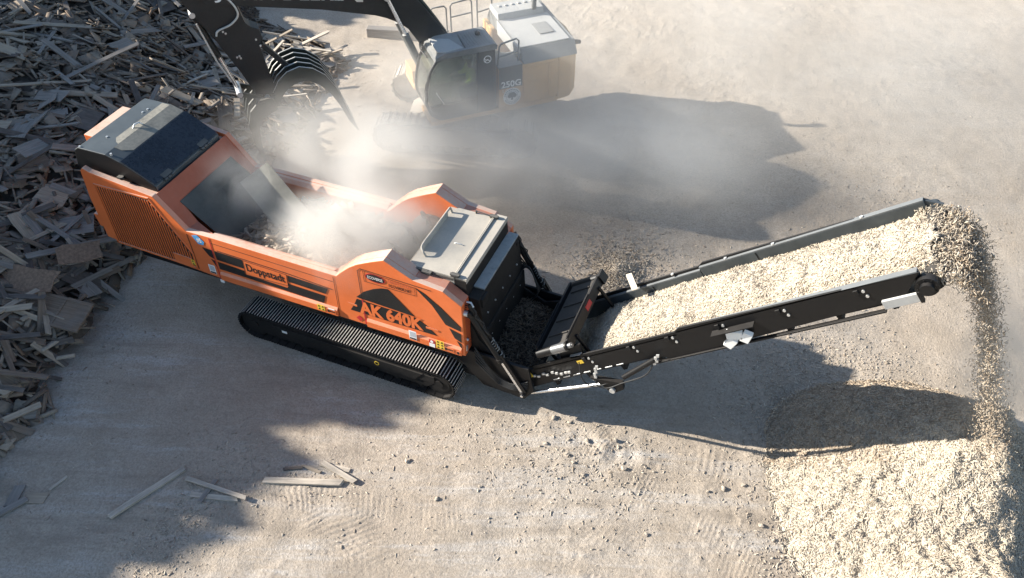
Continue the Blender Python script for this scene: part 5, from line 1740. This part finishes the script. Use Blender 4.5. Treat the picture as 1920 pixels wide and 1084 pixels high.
def zone(x, y):
    if y < -1.6: return "at the heap's near edge"
    if y < 1.8 and x > -13.5: return "just behind the engine cover"
    if y > 5.5 and x > -14.5: return "in the sunlit heap fringe"
    if x > -12.5: return "between engine cover and grapple"
    if y > 3.5: return "on the heap's far slope"
    return "on the heap's shaded left slope"
def in_view(x, y, z, m=0.03):
    d = Vector((x, y, z)) - Vector(CAM)
    r = Vector((math.cos(YAW), -math.sin(YAW), 0))
    fw = Vector((math.sin(YAW) * math.cos(PITCH), math.cos(YAW) * math.cos(PITCH), -math.sin(PITCH)))
    u_ = r.cross(fw)
    zz = d.dot(fw)
    return abs(d.dot(r) / zz) < 0.62 * (1 + m) and abs(d.dot(u_) / zz) < 0.35 * (1 + m)

board_cache = {}
def board_mesh(L, W, T, tone, seed):
    key = (round(L, 1), round(W, 2), tone, seed % 3)
    if key not in board_cache:
        r = random.Random(str(key))
        me = bpy.data.meshes.new("board")
        nseg = 4
        vs, fs = [], []
        for i in range(nseg + 1):
            t = i / nseg - 0.5
            bow = 0.02 * L * (0.25 - t * t) * r.uniform(-1, 1)
            e = r.uniform(-0.12, 0.12) * W if i in (0, nseg) else 0
            for (a, b) in ((-.5, -.5), (.5, -.5), (.5, .5), (-.5, .5)):
                vs.append((t * L + e * (1 if a > 0 else -1) + (r.uniform(-.05, .05) * L * 0.5 if i in (0, nseg) else 0), a * W * (1 + r.uniform(-.04, .04)), b * T + bow))
        for i in range(nseg):
            o = 4 * i
            fs += [(o + k, o + 4 + k, o + 4 + (k + 1) % 4, o + (k + 1) % 4) for k in range(4)]
        fs += [(0, 1, 2, 3), tuple(4 * nseg + k for k in (3, 2, 1, 0))]
        me.from_pydata(vs, [], fs)
        me.materials.append(WOODS[tone])
        board_cache[key] = me
    return board_cache[key]

def place_board(x, y, z, yaw, L, W, T, tone, label, group, pitch=0.0, roll=0.0, name="scrap_board", seed=0):
    o = bpy.data.objects.new(name, board_mesh(L, W, T, tone, seed))
    COL.objects.link(o)
    o.location = (x, y, z)
    o.rotation_euler = Euler((roll, pitch, yaw), 'XYZ')
    return tag(o, label, "board", group)

# loose mass of smaller scrap
n = 11500
x, y = RNG.uniform(-25, -8.4, n), RNG.uniform(-8.5, 11.0, n)
d = np.interp(y, YB, XB) - x
h = heap_h(x, y)
prob = np.where(d > 0.3, 1.0, np.clip(0.25 + d * 1.5, 0, 1)) * np.where(h > -0.2, 1, 0)
k = RNG.uniform(0, 1, n) < prob
x, y, h = x[k], y[k], np.maximum(h[k], 0)
n = len(x)
L = 0.2 + 1.0 * RNG.beta(1.3, 3.0, n)
Sz = np.stack([L, 0.03 + 0.12 * RNG.beta(1.3, 2.5, n), RNG.uniform(0.012, 0.045, n)], 1)
wide = RNG.uniform(0, 1, n) < 0.16
Sz[wide, 1] = RNG.uniform(0.15, 0.45, wide.sum()); Sz[wide, 2] = 0.015
yaw = RNG.normal(0.25, 0.9, n)
nr = hf_normals(heap_h, x, y, 0.15)
rest = pieces("loose_scrap", np.stack([x, y, h + RNG.uniform(0.0, 0.10, n)], 1), Sz, frames(nr, 0.28, yaw), M['scrap'], 0.06)
tag(rest, "mass of small broken boards and offcuts covering the heap", "scrap wood", kind="stuff")

# the boards one can pick out
tones = ['grey', 'grey', 'brown', 'tan', 'dark', 'grey']
cnt = 0
guard = 0
while cnt < 268 and guard < 6000:
    guard += 1
    x, y = RNG.uniform(-22, -8.6), RNG.uniform(-7.5, 10.2)
    if RNG.uniform() < 0.30:
        x, y = RNG.uniform(-12.5, -9.0), RNG.uniform(-6.2, -0.9)
    if RNG.uniform() < 0.16:
        x, y = RNG.uniform(-14.0, -9.6), RNG.uniform(5.8, 9.8)
    d = float(np.interp(y, YB, XB)) - x
    if d < 0.1 or (d < 0.8 and RNG.uniform() < 0.5) or (-10.7 < x and -1.5 < y < 1.6):
        continue
    xa, ya = np.array([x]), np.array([y])
    h = max(0.0, float(heap_h(xa, ya)[0]))
    if not in_view(x, y, h):
        continue
    nx, ny, nz = hf_normals(heap_h, xa, ya, 0.2)[0]
    yaw = RNG.normal(0.3, 0.85)
    kind = RNG.uniform()
    near_ = y < -1.5
    if kind < 0.62: L, W, T, sh = RNG.uniform(0.9, 2.3), RNG.uniform(0.08, 0.16), RNG.uniform(0.022, 0.045), "long"
    elif kind < 0.82: L, W, T, sh = RNG.uniform(0.5, 0.9), RNG.uniform(0.10, 0.20), 0.03, "short"
    else: L, W, T, sh = RNG.uniform(0.6, 1.1), RNG.uniform(0.35, 0.65), 0.018, "wide"
    if near_: L *= 0.72; W *= 0.9
    fringe = y > 5.5 and x > -14.5
    tone = random.choice(['pale', 'tan', 'grey', 'pale']) if fringe else random.choice(['brown', 'brown', 'brown', 'tan', 'dark', 'dark', 'grey'] if near_ else tones)
    tilt = RNG.normal(0, 0.16)
    # follow the slope along and across the board
    al = math.asin(max(-0.9, min(0.9, (math.cos(yaw) * nx + math.sin(yaw) * ny)))) + tilt
    ac = -math.asin(max(-0.9, min(0.9, (-math.sin(yaw) * nx + math.cos(yaw) * ny)))) + RNG.normal(0, 0.18)
    yw = yaw % math.pi
    lie = "pointing up the picture" if 0.95 < yw < 2.2 else ("lying level across" if yw < 0.25 or yw > 2.9 else ("slanting down rightwards" if yw > 2.2 else "slanting up rightwards"))
    steep = ", one end up" if abs(tilt) > 0.2 else ""
    place_board(x, y, h + 0.10 + abs(tilt) * L * 0.35 + 0.02 * cnt / 268, yaw, L, W, T, tone,
                f"{sh} {tone} board {zone(x, y)}, {lie}{steep}", "scrap boards on the heap", al, ac, seed=cnt)
    cnt += 1

# recognisable sheets in the heap
def sheet(name, x, y, z, yaw, L, W, T, tone, label, pitch, roll):
    return place_board(x, y, z, yaw, L, W, T, tone, label, None, pitch, roll, name, 1)
b = MB()
b.box(-0.85, 0.85, -0.36, 0.36, -0.02, 0.02)
b.box(-0.85, 0.85, -0.36, -0.29, 0.02, 0.035); b.box(-0.85, 0.85, 0.29, 0.36, 0.02, 0.035)
b.box(-0.85, -0.78, -0.29, 0.29, 0.02, 0.035); b.box(0.78, 0.85, -0.29, 0.29, 0.02, 0.035); b.box(0.2, 0.26, -0.29, 0.29, 0.02, 0.035)
o = obj("cabinet_door", b, WOODS['brown'], bevel=0.004)
o.location = (-10.65, -2.98, 0.72); o.rotation_euler = (0.22, 0.10, 0.16)
tag(o, "brown framed cabinet door lying at the near edge of the scrap heap", "door")
OSB = pmat("strand_board", (0.22, 0.145, 0.095), 0.9, 0, 0.4, 14, bmp=0.3)
for (x, y, z, L, W, yaw, p, r, lab) in ((-11.45, -2.62, 1.02, 1.25, 0.55, 0.25, 0.05, 0.35, "torn strand board sheet leaning above the cabinet door"), (-11.0, -1.55, 1.05, 0.9, 0.5, 0.9, 0.2, 0.3, "square strand board offcut between cabinet door and engine grille"), (-11.75, -3.6, 0.85, 0.8, 0.5, -0.4, -0.2, 0.4, "strand board scrap left of the cabinet door")):
    b = MB()
    pts = [(-L / 2, -W / 2), (L * 0.1, -W * 0.56), (L / 2, -W * 0.42), (L * 0.47, W * 0.1), (L * 0.52, W / 2), (0, W * 0.46), (-L * 0.3, W * 0.55), (-L / 2, W * 0.38)]
    b.prismz(pts, -0.008, 0.008)
    o = obj("strand_board_sheet", b, OSB)
    o.location = (x, y, z); o.rotation_euler = (r, p, yaw)
    tag(o, lab, "sheet", "strand board sheets in the heap")

# mulch bank behind the heap
def mulch_h(x, y):
    r = np.hypot((x + 18.6) / 3.6, (y - 10.2) / 2.6)
    return 1.9 * np.clip(1 - r, -0.1, 1) ** 1.0 * np.where(r < 1.1, 1, 0) + 0.14 * vnoise(x, y, 1.2, 51, 3) * (r < 1) - 0.08 * (r >= 1)
MX, MY = np.meshgrid(np.arange(-23, -14.4, 0.1), np.arange(7, 13.6, 0.1), indexing='ij')
mu_ = grid_mesh("mulch_mound", MX, MY, mulch_h(MX, MY), M['mulch'])
tag(mu_, "dark brown mulch mound behind the scrap heap", "mulch", kind="stuff")
n = 9000
x, y = RNG.uniform(-22.5, -14.6, n), RNG.uniform(7.2, 13, n)
h = mulch_h(x, y)
k = h > -0.02
x, y, h = x[k], y[k], h[k]
pieces("mulch_shreds", np.stack([x, y, h + 0.01], 1), chip_sizes(len(x), 0.06, 0.22, (0.02, 0.06)), frames(hf_normals(mulch_h, x, y), 0.4), M['mulch_bits'], 0.1, mu_)
o = place_board(-17.55, 9.75, 1.25, 0.5, 0.7, 0.35, 0.05, 'brown', "rusty brown slab sticking out of the mulch mound", None, 0.3, 0.4, "bark_slab")

# ---------------- boards on the open ground in front
FG = [(-6.19, -5.49, 1.48, 0.11, 0.05, 'pale', "long weathered beam lying alone on the shaded ground", 66),
      (-5.08, -4.97, 1.28, 0.08, 0.03, 'pale', "upper of two thin pale laths crossing a short one", 3),
      (-5.02, -5.12, 0.90, 0.10, 0.03, 'pale', "lower pointed pale lath beside the crossed pair", 16),
      (-5.19, -5.06, 0.50, 0.09, 0.03, 'grey', "short grey stick lying under the crossed laths", 92),
      (-3.68, -4.22, 1.46, 0.125, 0.05, 'pale', "broad pale plank with square ends at the shadow edge", 20),
      (-3.18, -3.80, 0.78, 0.10, 0.035, 'pale', "pale split board leaning over the plank end", -10),
      (-3.32, -3.72, 0.62, 0.09, 0.03, 'pale', "pale wedge-shaped offcut behind the split board", 8),
      (-3.70, -3.92, 0.40, 0.05, 0.03, 'tan', "small tan stick behind the broad plank", 0),
      (-4.02, -4.05, 0.36, 0.05, 0.03, 'dark', "dark short stick left of the small tan one", 28)]
for i, (x, y, L, W, T, tone, lab, a) in enumerate(FG):
    z = gz(x, y) + T / 2 + (0.035 if i in (1, 5) else 0.0)
    place_board(x, y, z, R_(a), L, W, T, tone, lab, "boards lying on the open ground", 0.0, 0.0, "loose_board", i)
LE = [(-8.35, -6.75, 0.75, 0.13, 0.04, 'grey', "grey plank end poking in at the lower left edge, slanting up", 62),
      (-8.05, -6.35, 0.38, 0.22, 0.02, 'tan', "squarish tan offcut on the ground at the left edge", 20),
      (-8.45, -6.45, 0.42, 0.20, 0.02, 'grey', "grey scrap leaning by the plank end at the left edge", 110),
      (-7.9, -5.95, 0.36, 0.05, 0.02, 'pale', "thin pale stick lying between heap edge and long beam", 75)]
for i, (x, y, L, W, T, tone, lab, a) in enumerate(LE):
    place_board(x, y, gz(x, y) + T / 2 + 0.005, R_(a), L, W, T, tone, lab, "boards lying on the open ground", 0.0, 0.0, "loose_board", i)
b = MB()
b.box(-1.38, 1.38, -0.14, 0.14, 0.0, 0.30)
o = obj("timber_beam", b, WOODS['grey'], bevel=0.012)
o.location = (-9.85, 11.85, 0.0); o.rotation_euler = (0, 0, R_(15))
tag(o, "squared grey timber lying alone on the ground behind the excavator boom", "beam")

# ---------------- wood waiting in the hopper
hop = [(-7.15, -0.35, 1.9, 0.9, 0.45, 30, 0.2, 0.1, 'brown', "wide brown board sunk in the hopper below the back slats"),
       (-6.75, -0.62, 1.95, 1.2, 0.10, 55, 0.1, 0.2, 'dark', "dark stick along the near hopper wall"),
       (-6.55, -0.20, 1.98, 0.9, 0.5, -15, -0.1, 0.25, 'grey', "broken grey panel in the middle of the hopper"),
       (-6.35, -0.55, 2.02, 0.7, 0.32, 20, 0.15, -0.2, 'grey', "small grey panel against the near hopper wall"),
       (-6.15, 0.05, 2.10, 1.1, 0.12, 70, 0.2, 0.1, 'tan', "tan board pointing across the hopper"),
       (-6.0, -0.35, 2.10, 1.3, 0.13, 38, -0.1, 0.0, 'tan', "long tan board slanting through the hopper"),
       (-5.85, -0.1, 2.12, 1.0, 0.10, 48, 0.15, 0.1, 'pale', "pale stick beside the long tan board"),
       (-5.6, 0.35, 2.18, 0.9, 0.22, 15, -0.1, 0.2, 'pale', "pale plank in the dusty part of the hopper"),
       (-5.3, 0.6, 2.22, 0.8, 0.16, -25, 0.1, 0.1, 'pale', "pale plank near the far hopper wall"),
       (-5.45, -0.3, 2.15, 1.0, 0.14, 10, 0.2, -0.1, 'tan', "tan plank half hidden by the dust plume"),
       (-4.9, 0.25, 2.2, 0.9, 0.2, 60, 0.1, 0.2, 'tan', "tan plank deep inside the dust plume"),
       (-4.6, -0.2, 2.15, 1.1, 0.12, -10, 0.0, 0.1, 'grey', "grey plank in front of the drum"),
       (-6.9, 0.25, 1.95, 1.0, 0.3, 5, 0.2, 0.3, 'dark', "dark board under the leaning sheet"),
       (-6.65, 0.55, 2.0, 0.8, 0.12, 80, 0.25, 0.0, 'brown', "brown stick under the leaning sheet")]
for i, (x, y, z, L, W, a, p, r, tone, lab) in enumerate(hop):
    place_board(x, y, z, R_(a), L, W, 0.03, tone, lab, "wood lying in the hopper", p, r, "feed_board", i)
n = 1300
x, y = RNG.uniform(-7.5, -3.9, n), RNG.uniform(-0.82, 0.82, n)
z = 1.82 + 0.30 * sstep(-7.4, -6.0, x) + RNG.uniform(0, 0.12, n)
L = RNG.uniform(0.12, 0.6, n)
fd = pieces("hopper_feed", np.stack([x, y, z], 1), np.stack([L, RNG.uniform(0.03, 0.14, n), RNG.uniform(0.012, 0.03, n)], 1), frames(np.tile([0, 0, 1.0], (n, 1)), 0.35), M['scrap'], 0.06)
tag(fd, "broken scrap wood filling the bottom of the hopper", "scrap wood", kind="stuff")
b = MB()
v = [Vector(p) for p in ((-7.64, 0.35, 2.60), (-7.22, 0.86, 2.90), (-5.75, 0.22, 2.28), (-6.12, -0.36, 2.02))]
nn = (v[1] - v[0]).cross(v[2] - v[0]).normalized() * 0.02
b.add(v + [p - nn for p in v], [(0, 1, 2, 3), (7, 6, 5, 4), (1, 0, 4, 5), (2, 1, 5, 6), (3, 2, 6, 7), (0, 3, 7, 4)])
o = obj("plywood_sheet", b, pmat("old_plywood", (0.15, 0.147, 0.122), 0.85, 0, 0.35, 2, dust=0.15, bmp=0.2))
tag(o, "large grey-green plywood sheet tipping into the hopper", "sheet")

# ================================================================== trees outside the yard (their shade lies over the left of it)
def leaf_mesh(seed, n=3600):
    r = np.random.default_rng(seed)
    # a few dozen lobes filling a tall egg of unit height
    lob = []
    for k in range(46):
        t = r.uniform(0.08, 1.0)
        w = 0.23 * math.sin(math.pi * min(1, t * 0.55 + 0.42)) ** 0.6 if t > 0.25 else 0.20
        a = r.uniform(0, 6.28)
        q = math.sqrt(r.uniform(0, 1)) * w
        lob.append((q * math.cos(a), q * math.sin(a), t, r.uniform(0.05, 0.085)))
    lob = np.array(lob)
    i = r.integers(0, len(lob), n)
    P = lob[i, :3] + r.normal(0, 1, (n, 3)) * lob[i, 3:] * 0.62
    P[:, 2] = np.clip(P[:, 2], 0.03, 1.0)
    s = r.uniform(0.018, 0.036, n)
    Rm = rotmats(r.uniform(0, 6.28, n), r.uniform(-1.2, 1.2, n), r.uniform(0, 6.28, n))
    Q = np.array([(-1, -0.6, 0), (1, -0.6, 0.1), (1, 0.6, 0), (-1, 0.6, -0.1)])
    V = np.einsum('nij,kj->nki', Rm, Q) * s[:, None, None] + P[:, None, :]
    return V.reshape(-1, 3), np.arange(n * 4).reshape(n, 4)
leafs = []
for sdd in (1, 2, 3):
    V, F = leaf_mesh(sdd)
    o = raw("crown", V, F, M['leaf'])
    leafs.append(o.data)
    bpy.data.objects.remove(o)
tb = MB()
tb.tube([(0, 0, -0.02), (0.004, 0, 0.2), (-0.004, 0.004, 0.5), (0, 0, 0.92)], [0.022, 0.017, 0.011, 0.003], 10)
for k in range(9):
    a = k * 2.4
    z = 0.15 + 0.07 * k
    tb.tube([(0, 0, z), (0.08 * math.cos(a), 0.08 * math.sin(a), z + 0.03), (0.17 * math.cos(a), 0.17 * math.sin(a), z + 0.09)], [0.008, 0.005, 0.002], 6)
trunk0 = obj("trunk", tb, M['trunk'])
TREES = [(-28, -15.5, 8.6), (-27.2, -13.0, 8.8), (-28.4, -10.9, 9.2), (-27.3, -8.9, 9.2), (-28.3, -6.8, 10.0), (-27.4, -4.8, 9.7), (-28.2, -2.6, 9.2), (-27.5, -0.4, 8.4), (-28.3, 1.9, 7.0), (-27.8, 4.4, 6.5), (-28.4, 7.0, 6.2), (-28.0, 9.8, 6.2)]
names = ["tallest of the row, by the near corner", "narrow one beside the near corner", "broad one third from the near corner", "dense one fourth from the near corner", "dense one level with the foreground boards", "tall one level with the cabinet door", "tall one level with the engine cover", "middling one level with the excavator arm", "low one level with the mulch", "low one behind the mulch", "bushy low one past the mulch", "last low one at the far end"]
for i, (x, y, h) in enumerate(TREES):
    t = bpy.data.objects.new("yard_tree", None)
    COL.objects.link(t)
    t.location = (x, y, 0)
    t.scale = (h * 1.02, h * 1.02, h)
    t.rotation_euler = (0, 0, i * 1.9)
    tag(t, "dark green boundary tree left of the heap, " + names[i], "tree", "boundary trees shading the yard")
    c = bpy.data.objects.new("crown", leafs[i % 3]); COL.objects.link(c); c.parent = t
    tr = trunk0 if i == 0 else trunk0.copy()
    if i: COL.objects.link(tr)
    tr.parent = t

# ================================================================== dust in the air
def dust_mat(name, dens, scale, lo, hi, col=(0.93, 0.91, 0.87), seed=0.0, aniso=0.15, stretch=(1, 1, 1)):
    m = bpy.data.materials.new(name)
    m.use_nodes = True
    nt = m.node_tree
    nt.nodes.clear()
    out = nt.nodes.new("ShaderNodeOutputMaterial")
    pv = nt.nodes.new("ShaderNodeVolumePrincipled")
    pv.inputs["Color"].default_value = (*col, 1)
    pv.inputs["Anisotropy"].default_value = aniso
    tc = nt.nodes.new("ShaderNodeTexCoord").outputs["Object"]
    ln = nt.nodes.new("ShaderNodeVectorMath"); ln.operation = 'LENGTH'
    nt.links.new(tc, ln.inputs[0])
    mp = nt.nodes.new("ShaderNodeMapping")
    mp.inputs["Location"].default_value = (seed, seed * 1.7, seed * 0.6)
    mp.inputs["Scale"].default_value = stretch
    nt.links.new(tc, mp.inputs[0])
    nz = noise(nt, mp.outputs[0], scale, 5, 0.6, 0.9)
    # soft edge pushed in and out by the noise
    edge = math_(nt, 'ADD', ln.outputs["Value"], math_(nt, 'MULTIPLY', math_(nt, 'SUBTRACT', nz, 0.5), 0.9))
    fall = nt.nodes.new("ShaderNodeMapRange")
    fall.interpolation_type = 'SMOOTHERSTEP'
    fall.inputs[1].default_value = 0.95; fall.inputs[2].default_value = 0.10
    nt.links.new(edge, fall.inputs[0])
    clampd = ramp(nt, ln.outputs["Value"], 1.0, 0.75)
    d = math_(nt, 'MULTIPLY', math_(nt, 'MULTIPLY', fall.outputs[0], ramp(nt, nz, lo, hi)), clampd)
    nt.links.new(math_(nt, 'MULTIPLY', d, dens), pv.inputs["Density"])
    nt.links.new(pv.outputs[0], out.inputs["Volume"])
    return m
def dust(label, c, r, rot, dens, scale, lo=0.3, hi=0.6, seed=0.0, col=(0.93, 0.91, 0.87)):
    b = MB()
    b.box(-1, 1, -1, 1, -1, 1)
    o = obj("dust_cloud", b, dust_mat("dust", dens, scale, lo, hi, col, seed, stretch=r))
    o.location = c; o.scale = r; o.rotation_euler = rot
    tag(o, label, "dust", "clouds of wood dust", "stuff")
W1 = (0.90, 0.885, 0.85)
W2 = (0.845, 0.825, 0.785)
dust("thick white dust boiling out of the hopper beside the maker's name", (-4.50, -0.35, 2.6), (2.5, 1.4, 1.35), (0, -0.1, 0.12), 3.8, 0.8, 0.29, 0.64, 1.3, W2)
dust("white dust plume rising from the hopper in front of the excavator tracks", (-4.75, 1.4, 3.0), (1.8, 2.4, 1.8), (0.45, 0.1, 0), 1.0, 0.7, 0.36, 0.70, 5.3, W2)
dust("dust cloud under the grapple and over the far hopper wall", (-7.0, 2.7, 2.1), (3.6, 2.8, 2.1), (0, 0, 0.3), 0.80, 0.6, 0.32, 0.70, 7.7, W2)
dust("pale dust drifting low over the near excavator track", (-4.6, 4.7, 1.3), (5.8, 2.8, 1.9), (0, 0, 0.25), 0.85, 0.45, 0.28, 0.66, 9.2, W1)
dust("thin dust drifting across the excavator's shadow", (-0.4, 6.9, 1.1), (4.8, 3.2, 1.8), (0, 0, 0.2), 0.62, 0.40, 0.30, 0.70, 12.4, W1)
dust("fine dust above the shredding drum", (-3.45, 0.25, 2.85), (1.2, 1.3, 0.8), (0, 0, 0), 0.9, 0.9, 0.40, 0.66, 15.0, W1)
dust("thin dust hanging over the dark hopper slats", (-7.3, 0.2, 2.7), (1.5, 1.3, 1.0), (0, 0.4, 0), 0.7, 1.1, 0.38, 0.64, 31.0, W1)
dust("grey dust hanging behind the falling chips", (7.2, 0.6, 3.0), (0.9, 1.4, 2.8), (0, -0.25, 0), 1.5, 0.6, 0.30, 0.68, 17.5, (0.84, 0.79, 0.72))
dust("thin veil of dust over the far yard", (2.0, 12.5, 2.2), (18.0, 10.5, 3.6), (0, 0, 0.1), 0.10, 0.22, 0.24, 0.62, 21.0, W1)
dust("thin veil of dust around the excavator cab", (-4.9, 7.0, 1.8), (5.6, 3.8, 2.7), (0, 0, 0.4), 0.40, 0.35, 0.22, 0.60, 23.0, W1)
